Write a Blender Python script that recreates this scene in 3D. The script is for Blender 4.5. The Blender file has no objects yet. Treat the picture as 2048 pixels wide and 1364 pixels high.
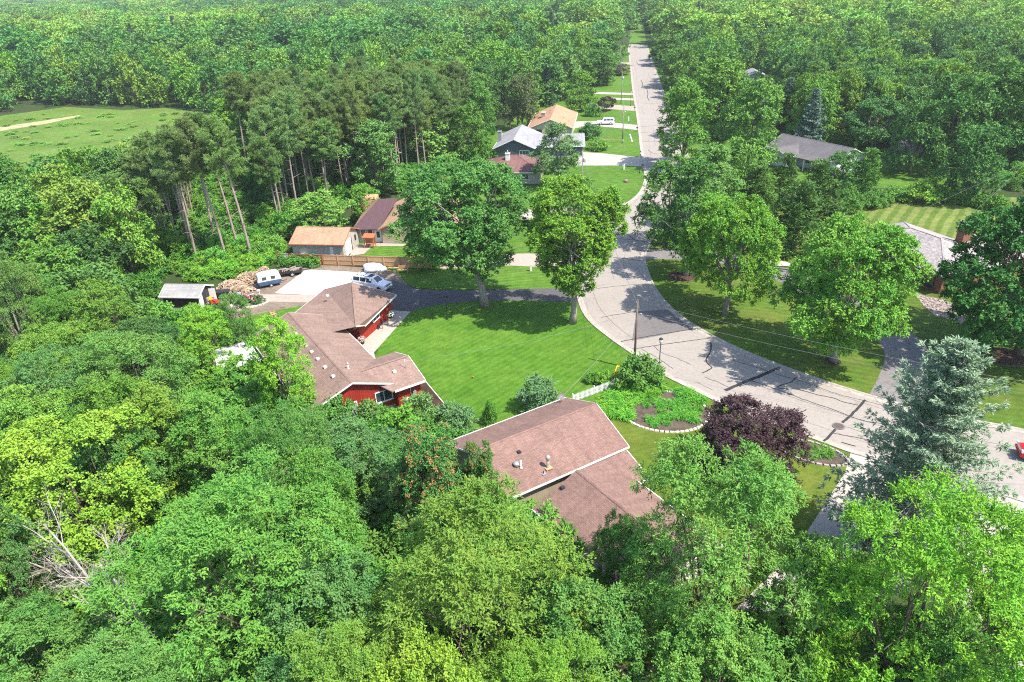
import bpy, math, random
import numpy as np
from mathutils import Vector, Matrix, geometry
R = math.radians
scene = bpy.context.scene

# ------------------------------------------------------------------ camera
CAM_H, PITCH, ROLL, FPX = 40.0, R(28), R(2.2), 1400.0
_F = np.array([0, math.cos(PITCH), -math.sin(PITCH)])
_R0 = np.array([1.0, 0, 0]); _U0 = np.array([0, math.sin(PITCH), math.cos(PITCH)])
_R = _R0 * math.cos(ROLL) - _U0 * math.sin(ROLL)
_U = _U0 * math.cos(ROLL) + _R0 * math.sin(ROLL)
_C = np.array([0, 0, CAM_H])
cam_d = bpy.data.cameras.new('camera'); cam = bpy.data.objects.new('camera', cam_d)
scene.collection.objects.link(cam)
cam_d.sensor_width = 36; cam_d.lens = 36 * FPX / 2048
cam_d.clip_start = 0.5; cam_d.clip_end = 12000
cam.matrix_world = Matrix(((_R[0], _U[0], -_F[0], 0), (_R[1], _U[1], -_F[1], 0), (_R[2], _U[2], -_F[2], CAM_H), (0, 0, 0, 1)))
scene.camera = cam

# ------------------------------------------------------------------ sky, sun, exposure
HAZE = 0.00015
SUN_EL = R(57)
SUN_AZ = math.atan2(-0.50, 0.87)            # direction towards the sun, from +X
world = bpy.data.worlds.new('World'); scene.world = world; world.use_nodes = True
wn = world.node_tree; bg = wn.nodes['Background']
sky = wn.nodes.new('ShaderNodeTexSky'); sky.sky_type = 'NISHITA'; sky.sun_disc = False
sky.sun_elevation = SUN_EL; sky.sun_rotation = math.pi / 2 - SUN_AZ
wn.links.new(sky.outputs[0], bg.inputs[0]); bg.inputs[1].default_value = 0.15
sun_d = bpy.data.lights.new('sun', 'SUN'); sun_d.energy = 3.8; sun_d.angle = R(0.6); sun_d.color = (1, 0.93, 0.81)
sun = bpy.data.objects.new('sun', sun_d); scene.collection.objects.link(sun)
sd = Vector((math.cos(SUN_AZ) * math.cos(SUN_EL), math.sin(SUN_AZ) * math.cos(SUN_EL), math.sin(SUN_EL)))
sun.rotation_euler = sd.to_track_quat('Z', 'Y').to_euler(); sun.location = (60, -40, 120)
vs = scene.view_settings; vs.view_transform = 'Standard'; vs.look = 'None'; vs.exposure = 1.3; vs.gamma = 1
vs.use_curve_mapping = False
cy = scene.cycles
cy.max_bounces = 6; cy.diffuse_bounces = 3; cy.glossy_bounces = 2; cy.transmission_bounces = 3; cy.transparent_max_bounces = 4
cy.volume_bounces = 0; cy.caustics_reflective = False; cy.caustics_refractive = False
cy.use_denoising = False; cy.use_adaptive_sampling = True; cy.adaptive_threshold = 0.02
cy.sample_clamp_indirect = 6; cy.filter_width = 1.1

def U(x, y, z=0.0):
    """point at height z that the photograph shows at (x, y)"""
    d = _F + _R * (x - 1024) / FPX - _U * (y - 682) / FPX
    t = (z - CAM_H) / d[2]
    return _C + d * t
def G(x, y):
    p = U(x, y, 0); return (float(p[0]), float(p[1]))
def PX(p):
    v = np.asarray(p, float) - _C; z = v @ _F
    return (1024 + FPX * (v @ _R) / z, 682 - FPX * (v @ _U) / z, z)

# ------------------------------------------------------------------ material helpers
class NT:
    def __init__(s, name):
        s.m = bpy.data.materials.new(name); s.m.use_nodes = True
        s.t = s.m.node_tree; s.b = s.t.nodes['Principled BSDF']; s.out = s.t.nodes['Material Output']
    def n(s, typ, **kw):
        nd = s.t.nodes.new('ShaderNode' + typ)
        for k, v in kw.items(): setattr(nd, k, v)
        return nd
    def l(s, a, b): s.t.links.new(a, b)
    def coord(s, which='Object', scale=None, rz=0):
        c = s.n('TexCoord').outputs[which]
        if scale is not None or rz:
            mp = s.n('Mapping'); mp.inputs['Rotation'].default_value[2] = rz
            sc = scale if scale is not None else 1
            mp.inputs['Scale'].default_value = (sc, sc, sc) if not hasattr(sc, '__len__') else sc
            s.l(c, mp.inputs[0]); c = mp.outputs[0]
        return c
    def noise(s, vec, scale, detail=3, rough=0.55):
        n = s.n('TexNoise'); n.inputs['Scale'].default_value = scale; n.inputs['Detail'].default_value = detail
        n.inputs['Roughness'].default_value = rough
        if vec is not None: s.l(vec, n.inputs['Vector'])
        return n.outputs['Fac']
    def ramp(s, fac, stops):
        r = s.n('ValToRGB'); e = r.color_ramp.elements
        while len(e) < len(stops): e.new(0.5)
        for i, (p, c) in enumerate(stops): e[i].position = p; e[i].color = (*c, 1)
        s.l(fac, r.inputs[0]); return r.outputs[0]
    def mix(s, fac, a, b, mode='MIX'):
        m = s.n('MixRGB', blend_type=mode)
        for i, x in enumerate((fac, a, b)):
            if isinstance(x, (int, float)): m.inputs[i].default_value = x if i == 0 else (x, x, x, 1)
            elif isinstance(x, tuple): m.inputs[i].default_value = (*x, 1)
            else: s.l(x, m.inputs[i])
        return m.outputs[0]
    def math(s, op, a, b=0.5):
        m = s.n('Math', operation=op)
        for i, x in enumerate((a, b)):
            if isinstance(x, (int, float)): m.inputs[i].default_value = x
            else: s.l(x, m.inputs[i])
        return m.outputs[0]
    def done(s, col, rough=0.8, bump=None, bs=0.3, bd=0.02, spec=0.3, metal=0.0):
        if isinstance(col, tuple): s.b.inputs['Base Color'].default_value = (*col, 1)
        else: s.l(col, s.b.inputs['Base Color'])
        s.b.inputs['Roughness'].default_value = rough; s.b.inputs['Metallic'].default_value = metal
        s.b.inputs['Specular IOR Level'].default_value = spec
        if bump is not None:
            b = s.n('Bump'); b.inputs['Strength'].default_value = bs; b.inputs['Distance'].default_value = bd
            s.l(bump, b.inputs['Height']); s.l(b.outputs[0], s.b.inputs['Normal'])
        return s.m

def sc3(c, k): return tuple(min(1, x * k) for x in c)
def m_plain(name, c, rough=0.7, var=0.25, scale=3.0, spec=0.3, metal=0.0, bs=0.0):
    t = NT(name); v = t.coord('Object'); f = t.noise(v, scale, 4)
    col = t.ramp(f, [(0.3, sc3(c, 1 - var)), (0.7, sc3(c, 1 + var))])
    return t.done(col, rough, f if bs else None, bs, 0.02, spec, metal)
def m_shingle(name, c, row=0.13, wid=0.3, var=0.4):
    c = (c[0] * .83, c[1] * .8, c[2] * .79)
    t = NT(name); uv = t.coord('UV')
    b = t.n('TexBrick'); b.offset = 0.5
    b.inputs['Scale'].default_value = 1; b.inputs['Brick Width'].default_value = wid; b.inputs['Row Height'].default_value = row
    b.inputs['Mortar Size'].default_value = 0.012; b.inputs['Mortar Smooth'].default_value = 0.3
    b.inputs['Color1'].default_value = (*sc3(c, 1 - var * .4), 1); b.inputs['Color2'].default_value = (*sc3(c, 1 + var * .35), 1)
    b.inputs['Mortar'].default_value = (*sc3(c, 0.66), 1); b.inputs['Bias'].default_value = 0.1
    t.l(uv, b.inputs['Vector'])
    n1 = t.noise(uv, 0.35, 5, 0.65); n2 = t.noise(uv, 9, 3, 0.7)
    st = t.n('Mapping'); st.inputs['Scale'].default_value = (1.6, 0.16, 1); t.l(uv, st.inputs[0])
    n3 = t.noise(st.outputs[0], 1.2, 4, 0.6)
    col = t.mix(0.9, b.outputs[0], t.ramp(n1, [(0.3, (0.84, 0.84, 0.85)), (0.65, (1.08, 1.07, 1.06))]), 'MULTIPLY')
    col = t.mix(0.8, col, t.ramp(n2, [(0.3, (0.75, 0.74, 0.74)), (0.7, (1.2, 1.2, 1.2))]), 'MULTIPLY')
    col = t.mix(0.55, col, t.ramp(n3, [(0.35, (0.78, 0.77, 0.78)), (0.6, (1.05, 1.05, 1.05))]), 'MULTIPLY')
    return t.done(col, 0.95, b.outputs['Fac'], -0.7, 0.02, 0.1)
def m_board(name, c, wid=0.2, vertical=True, var=0.12, groove=0.45):
    c = sc3(c, 0.8)
    t = NT(name); uv = t.coord('UV')
    b = t.n('TexBrick'); b.offset = 0.37
    b.inputs['Scale'].default_value = 1
    b.inputs['Brick Width'].default_value = wid if vertical else 4.0; b.inputs['Row Height'].default_value = 6.0 if vertical else wid
    b.inputs['Mortar Size'].default_value = 0.012; b.inputs['Mortar Smooth'].default_value = 0.2
    b.inputs['Color1'].default_value = (*sc3(c, 1 - var), 1); b.inputs['Color2'].default_value = (*sc3(c, 1 + var), 1)
    b.inputs['Mortar'].default_value = (*sc3(c, groove), 1)
    t.l(uv, b.inputs['Vector'])
    n = t.noise(uv, 1.2, 4)
    col = t.mix(0.6, b.outputs[0], t.ramp(n, [(0.3, (0.8, 0.8, 0.8)), (0.7, (1.1, 1.1, 1.1))]), 'MULTIPLY')
    return t.done(col, 0.7, b.outputs['Fac'], -0.5, 0.02, 0.25)
def m_brick(name, c, mortar=(0.45, 0.42, 0.38)):
    c = sc3(c, 0.75); mortar = sc3(mortar, .75)
    t = NT(name); uv = t.coord('UV')
    b = t.n('TexBrick'); b.inputs['Scale'].default_value = 1
    b.inputs['Brick Width'].default_value = 0.24; b.inputs['Row Height'].default_value = 0.08; b.inputs['Mortar Size'].default_value = 0.008
    b.inputs['Color1'].default_value = (*sc3(c, 0.75), 1); b.inputs['Color2'].default_value = (*sc3(c, 1.25), 1); b.inputs['Mortar'].default_value = (*mortar, 1)
    t.l(uv, b.inputs['Vector'])
    col = t.mix(0.6, b.outputs[0], t.ramp(t.noise(uv, 2.2, 4), [(0.3, (0.75, 0.75, 0.75)), (0.7, (1.15, 1.15, 1.15))]), 'MULTIPLY')
    return t.done(col, 0.85, b.outputs['Fac'], -0.5, 0.01, 0.2)
def m_pave(name, c, var=0.18, stain=0.3, joint=None, fine=40):
    c = (c[0] * .76, c[1] * .735, c[2] * .71)
    t = NT(name); v = t.coord('Object')
    n1 = t.noise(v, 0.25, 6, 0.65); n2 = t.noise(v, fine, 2, 0.7); n3 = t.noise(v, 2.4, 5, 0.6)
    col = t.ramp(n1, [(0.25, sc3(c, 1 - var)), (0.75, sc3(c, 1 + var))])
    col = t.mix(0.8, col, t.ramp(n3, [(0.35, (1 - stain,) * 3), (0.6, (1.05,) * 3)]), 'MULTIPLY')
    n7 = t.noise(v, 0.6, 4, 0.5); col = t.mix(1.0, col, t.ramp(n7, [(0.3, (1 - stain * .8, 1 - stain * .85, 1 - stain * .9)), (0.42, (1, 1, 1))]), 'MULTIPLY')
    col = t.mix(0.7, col, t.ramp(n2, [(0.3, (0.72,) * 3), (0.7, (1.25,) * 3)]), 'MULTIPLY')
    return t.done(col, 0.9, n2, 0.25, 0.01, 0.15)
def m_lawn(name, c1, c2, ang=0.0, width=1.1, contrast=0.35, dry=(0.2, 0.2, 0.05), dryamt=0.35):
    c1, c2, dry = sc3(c1, .66), sc3(c2, .66), sc3(dry, .68)
    """mown grass: stripes are the two directions the blades were laid by the mower"""
    t = NT(name); v = t.coord('Object')
    mp = t.n('Mapping'); mp.inputs['Rotation'].default_value[2] = -ang; t.l(v, mp.inputs[0])
    wob = t.noise(v, 0.12, 2)
    w = t.n('TexWave', wave_type='BANDS', bands_direction='Y', wave_profile='SIN')
    w.inputs['Scale'].default_value = 0.314 / width; w.inputs['Distortion'].default_value = 2.4; w.inputs['Detail'].default_value = 3; w.inputs['Detail Scale'].default_value = 0.6
    t.l(mp.outputs[0], w.inputs['Vector'])
    st = t.ramp(w.outputs['Fac'], [(0.35, (0, 0, 0)), (0.65, (1, 1, 1))])
    base = t.mix(st, c1, c2)
    base = t.mix(1 - contrast, base, t.mix(0.5, c1, c2))
    n1 = t.noise(v, 0.16, 6, 0.7)
    base = t.mix(t.ramp(n1, [(0.42, (0, 0, 0)), (0.7, (dryamt,) * 3)]), base, dry)
    n6 = t.noise(v, 0.05, 3, 0.6); base = t.mix(1.0, base, t.ramp(n6, [(0.35, (0.82, 0.86, 0.8)), (0.65, (1.1, 1.08, 1.1))]), 'MULTIPLY')
    n4 = t.noise(v, 0.7, 6, 0.75)
    base = t.mix(1.0, base, t.ramp(n4, [(0.3, (0.62, 0.68, 0.55)), (0.7, (1.3, 1.22, 1.25))]), 'MULTIPLY')
    n2 = t.noise(v, 14, 3, 0.75)
    base = t.mix(0.9, base, t.ramp(n2, [(0.28, (0.52, 0.55, 0.5)), (0.72, (1.4, 1.36, 1.4))]), 'MULTIPLY')
    n5 = t.noise(mp.outputs[0], 3.2, 4, 0.7)
    base = t.mix(0.5, base, t.ramp(n5, [(0.3, (0.75, 0.78, 0.7)), (0.7, (1.2, 1.18, 1.2))]), 'MULTIPLY')
    return t.done(base, 0.9, n2, 0.9, 0.05, 0.12)
def m_leaf(name, inst=False, fixed=None, trans=0.15, hue=0.035, rough=0.55, spec=0.2, tip=None):
    t = NT(name)
    if fixed: col = t.n('RGB'); col.outputs[0].default_value = (*fixed, 1); col = col.outputs[0]
    elif inst:
        a = t.n('Attribute', attribute_type='INSTANCER', attribute_name='tint'); col = a.outputs['Color']
    else: col = t.n('ObjectInfo').outputs['Color']
    lv = t.n('Attribute', attribute_type='GEOMETRY', attribute_name='lv').outputs['Fac']
    nz = t.noise(t.coord('Object'), 0.45, 3)
    hs = t.n('HueSaturation')
    hm = t.n('Math', operation='MULTIPLY_ADD'); t.l(lv, hm.inputs[0]); hm.inputs[1].default_value = -hue; hm.inputs[2].default_value = 0.5 + hue * .5
    ha = t.math('ADD', hm.outputs[0], t.math('MULTIPLY', t.math('SUBTRACT', nz, 0.5), -hue * 2))
    t.l(ha, hs.inputs['Hue'])
    vv = t.n('Math', operation='MULTIPLY_ADD'); t.l(lv, vv.inputs[0]); vv.inputs[1].default_value = .5 if inst else .85; vv.inputs[2].default_value = 1.15 if inst else 0.93
    t.l(vv.outputs[0], hs.inputs['Value']); t.l(col, hs.inputs['Color'])
    c = hs.outputs[0]
    if tip is not None:
        tp = t.n('Attribute', attribute_type='GEOMETRY', attribute_name='tip').outputs['Fac']
        c = t.mix(tp, c, tip)
    t.l(c, t.b.inputs['Base Color']); t.b.inputs['Roughness'].default_value = rough; t.b.inputs['Specular IOR Level'].default_value = spec
    tr = t.n('BsdfTranslucent'); t.l(t.mix(1.0, c, (1.15, 1.15, 0.45), 'MULTIPLY'), tr.inputs[0])
    mx = t.n('MixShader'); mx.inputs[0].default_value = trans
    t.l(t.b.outputs[0], mx.inputs[1]); t.l(tr.outputs[0], mx.inputs[2]); t.l(mx.outputs[0], t.out.inputs[0])
    return t.m
def m_bark(name, c, c2, scale=5, stretch=0.15):
    t = NT(name); v = t.coord('Object', scale=(1, 1, stretch)); f = t.noise(v, scale, 5, 0.7)
    return t.done(t.ramp(f, [(0.32, c2), (0.62, c)]), 0.95, f, 0.8, 0.04, 0.1)
def m_glass(name, c=(0.02, 0.03, 0.035)):
    t = NT(name); f = t.noise(t.coord('Object'), 0.8, 2)
    return t.done(t.ramp(f, [(0.35, c), (0.7, sc3(c, 2.6))]), 0.06, None, spec=0.8)

M = {}
M['asphalt_road'] = m_pave('road_surface', (0.37, 0.342, 0.318), 0.06, 0.1, fine=30)
M['asphalt_patch'] = m_pave('road_patch', (0.19, 0.182, 0.19), 0.1, 0.15)
M['seal'] = m_pave('crack_sealant', (0.055, 0.055, 0.062), 0.2, 0.2)
M['concrete'] = m_pave('kerb_concrete', (0.46, 0.425, 0.39), 0.1, 0.22)
M['drive_asphalt'] = m_pave('drive_asphalt', (0.135, 0.13, 0.138), 0.2, 0.2)
M['drive_grey'] = m_pave('drive_old_asphalt', (0.235, 0.225, 0.23), 0.15, 0.25)
M['drive_conc'] = m_pave('drive_concrete', (0.5, 0.46, 0.42), 0.1, 0.14)
M['drive_pink'] = m_pave('drive_concrete_pink', (0.46, 0.385, 0.34), 0.1, 0.14)
M['slab'] = m_pave('new_concrete', (0.78, 0.77, 0.75), 0.03, 0.05)
M['dirt'] = m_pave('bare_dirt', (0.27, 0.22, 0.175), 0.25, 0.35, fine=12)
M['soil'] = m_pave('garden_soil', (0.13, 0.105, 0.085), 0.25, 0.35, fine=14)
M['mulch'] = m_pave('mulch', (0.085, 0.052, 0.038), 0.3, 0.4, fine=18)
M['rock'] = m_pave('river_rock', (0.42, 0.36, 0.33), 0.2, 0.45, fine=8)
M['stone'] = m_plain('edging_stone', (0.6, 0.54, 0.44), 0.9, 0.18, 2.5)
M['lawn_front'] = m_lawn('lawn_front', (0.08, 0.215, 0.018), (0.13, 0.305, 0.03), R(45), 0.8, 0.42, (0.2, 0.32, 0.05), 0.45)
M['lawn_side'] = m_lawn('lawn_side', (0.12, 0.21, 0.022), (0.165, 0.255, 0.032), R(20), 0.7, 0.35, (0.22, 0.21, 0.06), 0.5)
M['lawn_far'] = m_lawn('lawn_far', (0.085, 0.22, 0.022), (0.14, 0.30, 0.035), R(8), 1.0, 0.6, (0.22, 0.26, 0.07), 0.35)
M['lawn_right'] = m_lawn('lawn_right', (0.095, 0.195, 0.02), (0.14, 0.245, 0.032), R(-22), 1.0, 0.55, (0.24, 0.2, 0.07), 0.5)
M['lawn_striped'] = m_lawn('lawn_striped', (0.11, 0.205, 0.022), (0.27, 0.33, 0.1), R(52), 1.9, 0.65, (0.28, 0.25, 0.09), 0.25)
M['meadow'] = m_lawn('meadow_grass', (0.13, 0.27, 0.04), (0.17, 0.31, 0.05), R(10), 16, 0.35, (0.24, 0.25, 0.09), 0.7)
M['reed'] = m_plain('dry_reed', (0.33, 0.29, 0.16), 0.95, 0.3, 0.5)
def _floor():
    t = NT('forest_floor'); v = t.coord('Object'); n = t.noise(v, 0.12, 6, 0.7); n2 = t.noise(v, 3.5, 4, 0.7)
    col = t.ramp(n, [(0.35, (0.055, 0.05, 0.03)), (0.5, (0.035, 0.06, 0.018)), (0.7, (0.05, 0.095, 0.022))])
    col = t.mix(0.9, col, t.ramp(n2, [(0.3, (0.6,) * 3), (0.7, (1.35,) * 3)]), 'MULTIPLY')
    return t.done(col, 0.95, n2, 0.8, 0.1, 0.1)
M['floor'] = _floor()
M['roof_brown'] = m_shingle('shingle_brown', (0.29, 0.208, 0.175))
M['roof_mauve_brown'] = m_shingle('shingle_rose_brown', (0.272, 0.178, 0.152))
M['roof_tan'] = m_shingle('shingle_orange_tan', (0.44, 0.3, 0.2))
M['roof_peach'] = m_shingle('shingle_peach', (0.5, 0.31, 0.2), var=0.15)
M['roof_mauve'] = m_shingle('shingle_mauve', (0.225, 0.125, 0.12), var=0.15)
M['roof_grey'] = m_shingle('shingle_light_grey', (0.36, 0.37, 0.4), var=0.2)
M['roof_dark'] = m_shingle('shingle_dark_grey', (0.17, 0.165, 0.175), var=0.2)
M['roof_shake'] = m_shingle('cedar_shake_grey', (0.37, 0.345, 0.34), 0.24, 0.3, 0.7)
M['roof_shed'] = m_shingle('shingle_weathered', (0.36, 0.37, 0.37), 0.2, 0.9, 0.25)
M['roof_metal'] = m_board('standing_seam_plum', (0.115, 0.065, 0.072), 0.4, True, 0.05, 0.55)
M['red'] = m_board('red_siding', (0.36, 0.032, 0.018), 0.2)
M['brown_siding'] = m_board('brown_siding', (0.065, 0.04, 0.036), 0.2, True, 0.1, 0.6)
M['beige'] = m_board('beige_siding', (0.55, 0.49, 0.42), 0.13, False, 0.03, 0.7)
M['cream'] = m_board('cream_siding', (0.6, 0.53, 0.36), 0.13, False, 0.03, 0.7)
M['white_siding'] = m_board('white_siding', (0.72, 0.73, 0.74), 0.13, False, 0.02, 0.7)
M['tan_wall'] = m_board('tan_wall', (0.42, 0.35, 0.26), 0.2, True, 0.05, 0.7)
M['blue_shake'] = m_brick('blue_grey_shake', (0.1, 0.13, 0.17), (0.05, 0.06, 0.07))
M['brick_tan'] = m_brick('tan_brick', (0.5, 0.34, 0.21))
M['brick_red'] = m_brick('red_brick', (0.27, 0.085, 0.045), (0.3, 0.22, 0.18))
M['white'] = m_plain('white_paint', (0.68, 0.68, 0.67), 0.5, 0.03)
M['offwhite'] = m_plain('offwhite', (0.7, 0.66, 0.6), 0.6, 0.06)
M['foundation'] = m_plain('foundation', (0.3, 0.3, 0.3), 0.9, 0.15)
M['glass'] = m_glass('window_glass')
M['shade'] = m_plain('window_blind', (0.35, 0.42, 0.4), 0.4, 0.1)
M['metal_grey'] = m_plain('galvanised', (0.5, 0.51, 0.53), 0.4, 0.1, metal=0.6)
M['metal_dark'] = m_plain('dark_metal', (0.03, 0.03, 0.034), 0.5, 0.2)
M['iron'] = m_plain('cast_iron', (0.1, 0.075, 0.07), 0.7, 0.25, 12)
M['tin'] = m_plain('vent_tin', (0.55, 0.52, 0.5), 0.5, 0.1)
M['wood_new'] = m_plain('pine_wood', (0.46, 0.28, 0.15), 0.8, 0.18, 4)
M['wood_red'] = m_plain('cedar_stain', (0.36, 0.12, 0.06), 0.8, 0.2, 4)
M['wood_orange'] = m_plain('orange_stain', (0.42, 0.115, 0.045), 0.7, 0.15, 4)
M['wood_grey'] = m_plain('weathered_wood', (0.3, 0.25, 0.2), 0.9, 0.25, 3)
M['log'] = m_plain('split_log', (0.34, 0.25, 0.175), 0.9, 0.55, 1.6)
M['crack'] = m_pave('fine_crack', (0.2, 0.19, 0.185), 0.1, 0.15)
M['pole'] = m_bark('pole_wood', (0.2, 0.15, 0.11), (0.09, 0.06, 0.04))
M['pole_grey'] = m_bark('pole_wood_grey', (0.3, 0.28, 0.25), (0.17, 0.16, 0.15))
M['wire'] = m_plain('wire', (0.22, 0.22, 0.23), 0.4, 0.05)
M['yellow'] = m_plain('yellow_plastic', (0.8, 0.5, 0.02), 0.5, 0.05)
M['car_white'] = m_plain('car_white', (0.78, 0.78, 0.79), 0.18, 0.01, spec=0.6)
M['car_red'] = m_plain('car_red', (0.4, 0.015, 0.02), 0.18, 0.02, spec=0.6)
M['navy'] = m_plain('navy_paint', (0.05, 0.09, 0.17), 0.4, 0.1)
M['tyre'] = m_plain('tyre', (0.018, 0.018, 0.02), 0.85, 0.2)
M['rim'] = m_plain('black_rim', (0.03, 0.03, 0.032), 0.35, 0.1)
M['rim_light'] = m_plain('light_rim', (0.6, 0.6, 0.62), 0.35, 0.1)
M['chrome'] = m_plain('chrome', (0.5, 0.5, 0.52), 0.2, 0.05, metal=0.9)
M['lamp_glass'] = m_plain('lamp_glass', (0.7, 0.72, 0.75), 0.15, 0.05, spec=0.6)
M['tail'] = m_plain('tail_lamp', (0.45, 0.02, 0.02), 0.2, 0.05)
M['tarp'] = m_plain('white_tarp', (0.8, 0.8, 0.8), 0.6, 0.04)
M['canvas'] = m_plain('cream_canvas', (0.6, 0.53, 0.43), 0.8, 0.08)
M['red_plastic'] = m_plain('red_plastic', (0.55, 0.04, 0.02), 0.4, 0.1)
M['blue_plastic'] = m_plain('blue_plastic', (0.03, 0.13, 0.4), 0.5, 0.1)
M['bark'] = m_bark('bark_brown', (0.17, 0.13, 0.1), (0.07, 0.055, 0.045))
M['bark_grey'] = m_bark('bark_grey', (0.34, 0.3, 0.26), (0.17, 0.145, 0.12))
M['bark_pine'] = m_bark('bark_pine', (0.36, 0.29, 0.24), (0.19, 0.15, 0.12))
M['bark_birch'] = m_bark('bark_birch', (0.62, 0.6, 0.55), (0.16, 0.14, 0.12), 3, 1.5)
M['bark_dead'] = m_bark('bark_dead', (0.5, 0.44, 0.39), (0.32, 0.27, 0.23))
M['leaf'] = m_leaf('leaf'); M['leaf_i'] = m_leaf('leaf_far', inst=True)
M['leaf_tip'] = m_leaf('leaf_with_red_tips', tip=(0.5, 0.2, 0.08))
M['needle'] = m_leaf('needle', trans=0.12, rough=0.6, spec=0.25, hue=0.03)
M['petal'] = m_leaf('petal', fixed=(0.5, 0.06, 0.2), trans=0.2)
M['petal_pale'] = m_leaf('petal_pale', fixed=(0.7, 0.35, 0.42), trans=0.2)
# ------------------------------------------------------------------ mesh helpers
COL = scene.collection
def link(o): COL.objects.link(o); return o
def thing(name, label, cat, loc=(0, 0, 0), rz=0.0, group=None):
    o = bpy.data.objects.new(name, None); o.empty_display_size = 0.3; link(o)
    o.location = loc if len(loc) == 3 else (*loc, 0); o.rotation_euler = (0, 0, rz)
    return tag(o, label, cat, group)
def tag(o, label=None, cat=None, group=None, kind=None):
    if label: o['label'] = label
    if cat: o['category'] = cat
    if group: o['group'] = group
    if kind: o['kind'] = kind
    return o
class MB:
    def __init__(s): s.v = []; s.f = []; s.smooth = []
    def face(s, pts, sm=False):
        i = len(s.v); s.v += [tuple(map(float, p)) for p in pts]; s.f.append(tuple(range(i, i + len(pts)))); s.smooth.append(sm); return s
    def box(s, c, d, rz=0.0, rot=None, taper=1.0):
        m = Matrix.Rotation(rz, 3, 'Z') if rot is None else rot
        i = len(s.v); x, y, z = d[0] / 2, d[1] / 2, d[2] / 2
        for dz in (-z, z):
            k = 1 if dz < 0 else taper
            for dx, dy in ((-x, -y), (x, -y), (x, y), (-x, y)):
                p = m @ Vector((dx * k, dy * k, dz)); s.v.append((p.x + c[0], p.y + c[1], p.z + c[2]))
        for q in ((0, 3, 2, 1), (4, 5, 6, 7), (0, 1, 5, 4), (1, 2, 6, 5), (2, 3, 7, 6), (3, 0, 4, 7)):
            s.f.append(tuple(i + k for k in q)); s.smooth.append(False)
        return s
    def beam(s, a, b, w, h=None):
        a, b = Vector(a), Vector(b); d = b - a; h = h or w
        q = d.to_track_quat('X', 'Z').to_matrix()
        return s.box((a + b) / 2, (d.length, w, h), rot=q)
    def prism(s, poly, z0, z1, top=None):
        n = len(poly); i = len(s.v); top = top or poly
        s.v += [(p[0], p[1], z0) for p in poly] + [(p[0], p[1], z1) for p in top]
        for a, b, c in tess(poly):
            s.f.append((i + n + a, i + n + b, i + n + c)); s.smooth.append(False)
            s.f.append((i + c, i + b, i + a)); s.smooth.append(False)
        for k in range(n):
            j = (k + 1) % n; s.f.append((i + k, i + j, i + n + j, i + n + k)); s.smooth.append(False)
        return s
    def slab(s, pts, t=0.14):
        """planar 3-D polygon (seen side first) given thickness downwards"""
        n = len(pts); i = len(s.v); pts = [tuple(p) for p in pts]
        a, b, c = (Vector(pts[k]) for k in (0, 1, 2)); nr = (b - a).cross(c - a)
        if nr.z < 0: pts = pts[::-1]
        s.v += pts + [(p[0], p[1], p[2] - t) for p in pts]
        s.f.append(tuple(range(i, i + n))); s.f.append(tuple(range(i + 2 * n - 1, i + n - 1, -1))); s.smooth += [False, False]
        for k in range(n):
            j = (k + 1) % n; s.f.append((i + j, i + k, i + n + k, i + n + j)); s.smooth.append(False)
        return s
    def tube(s, path, rad, n=6, cap=True, sm=True):
        path = [Vector(p) for p in path]; m = len(path)
        if not hasattr(rad, '__len__'): rad = [rad] * m
        i = len(s.v); up = Vector((0, 0, 1))
        for k in range(m):
            d = (path[min(k + 1, m - 1)] - path[max(k - 1, 0)]).normalized()
            x = d.cross(up if abs(d.z) < 0.95 else Vector((1, 0, 0))).normalized(); y = d.cross(x)
            for j in range(n):
                a = 2 * math.pi * j / n; p = path[k] + (x * math.cos(a) + y * math.sin(a)) * rad[k]; s.v.append(tuple(p))
        for k in range(m - 1):
            for j in range(n):
                j2 = (j + 1) % n; s.f.append((i + k * n + j, i + k * n + j2, i + (k + 1) * n + j2, i + (k + 1) * n + j)); s.smooth.append(sm)
        if cap:
            s.f.append(tuple(i + j for j in range(n))[::-1]); s.f.append(tuple(i + (m - 1) * n + j for j in range(n))); s.smooth += [False, False]
        return s
    def lathe(s, prof, c=(0, 0, 0), n=16, axis='Z', sm=True):
        i = len(s.v); m = len(prof)
        for r, z in prof:
            for j in range(n):
                a = 2 * math.pi * j / n; p = (r * math.cos(a), r * math.sin(a), z)
                if axis == 'Y': p = (p[0], p[2], p[1])
                if axis == 'X': p = (p[2], p[0], p[1])
                s.v.append((p[0] + c[0], p[1] + c[1], p[2] + c[2]))
        for k in range(m - 1):
            for j in range(n):
                j2 = (j + 1) % n; s.f.append((i + k * n + j, i + k * n + j2, i + (k + 1) * n + j2, i + (k + 1) * n + j)); s.smooth.append(sm)
        s.f.append(tuple(i + j for j in range(n))[::-1]); s.f.append(tuple(i + (m - 1) * n + j for j in range(n))); s.smooth += [False, False]
        return s
    def blob(s, c, r, seed=0, n=10, amp=0.18):
        rs = random.Random(seed); i = len(s.v); m = n // 2 + 1
        ph = [rs.uniform(0, 6) for _ in range(4)]
        for k in range(m + 1):
            th = math.pi * k / m
            for j in range(n):
                a = 2 * math.pi * j / n
                q = 1 + amp * (math.sin(2 * a + ph[0] + 2 * th) + 0.6 * math.sin(3 * a + ph[1]) * math.sin(th * 2 + ph[2]))
                s.v.append((c[0] + r[0] * q * math.sin(th) * math.cos(a), c[1] + r[1] * q * math.sin(th) * math.sin(a), c[2] + r[2] * math.cos(th)))
        for k in range(m):
            for j in range(n):
                j2 = (j + 1) % n; s.f.append((i + k * n + j, i + (k + 1) * n + j, i + (k + 1) * n + j2, i + k * n + j2)); s.smooth.append(True)
        return s
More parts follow.
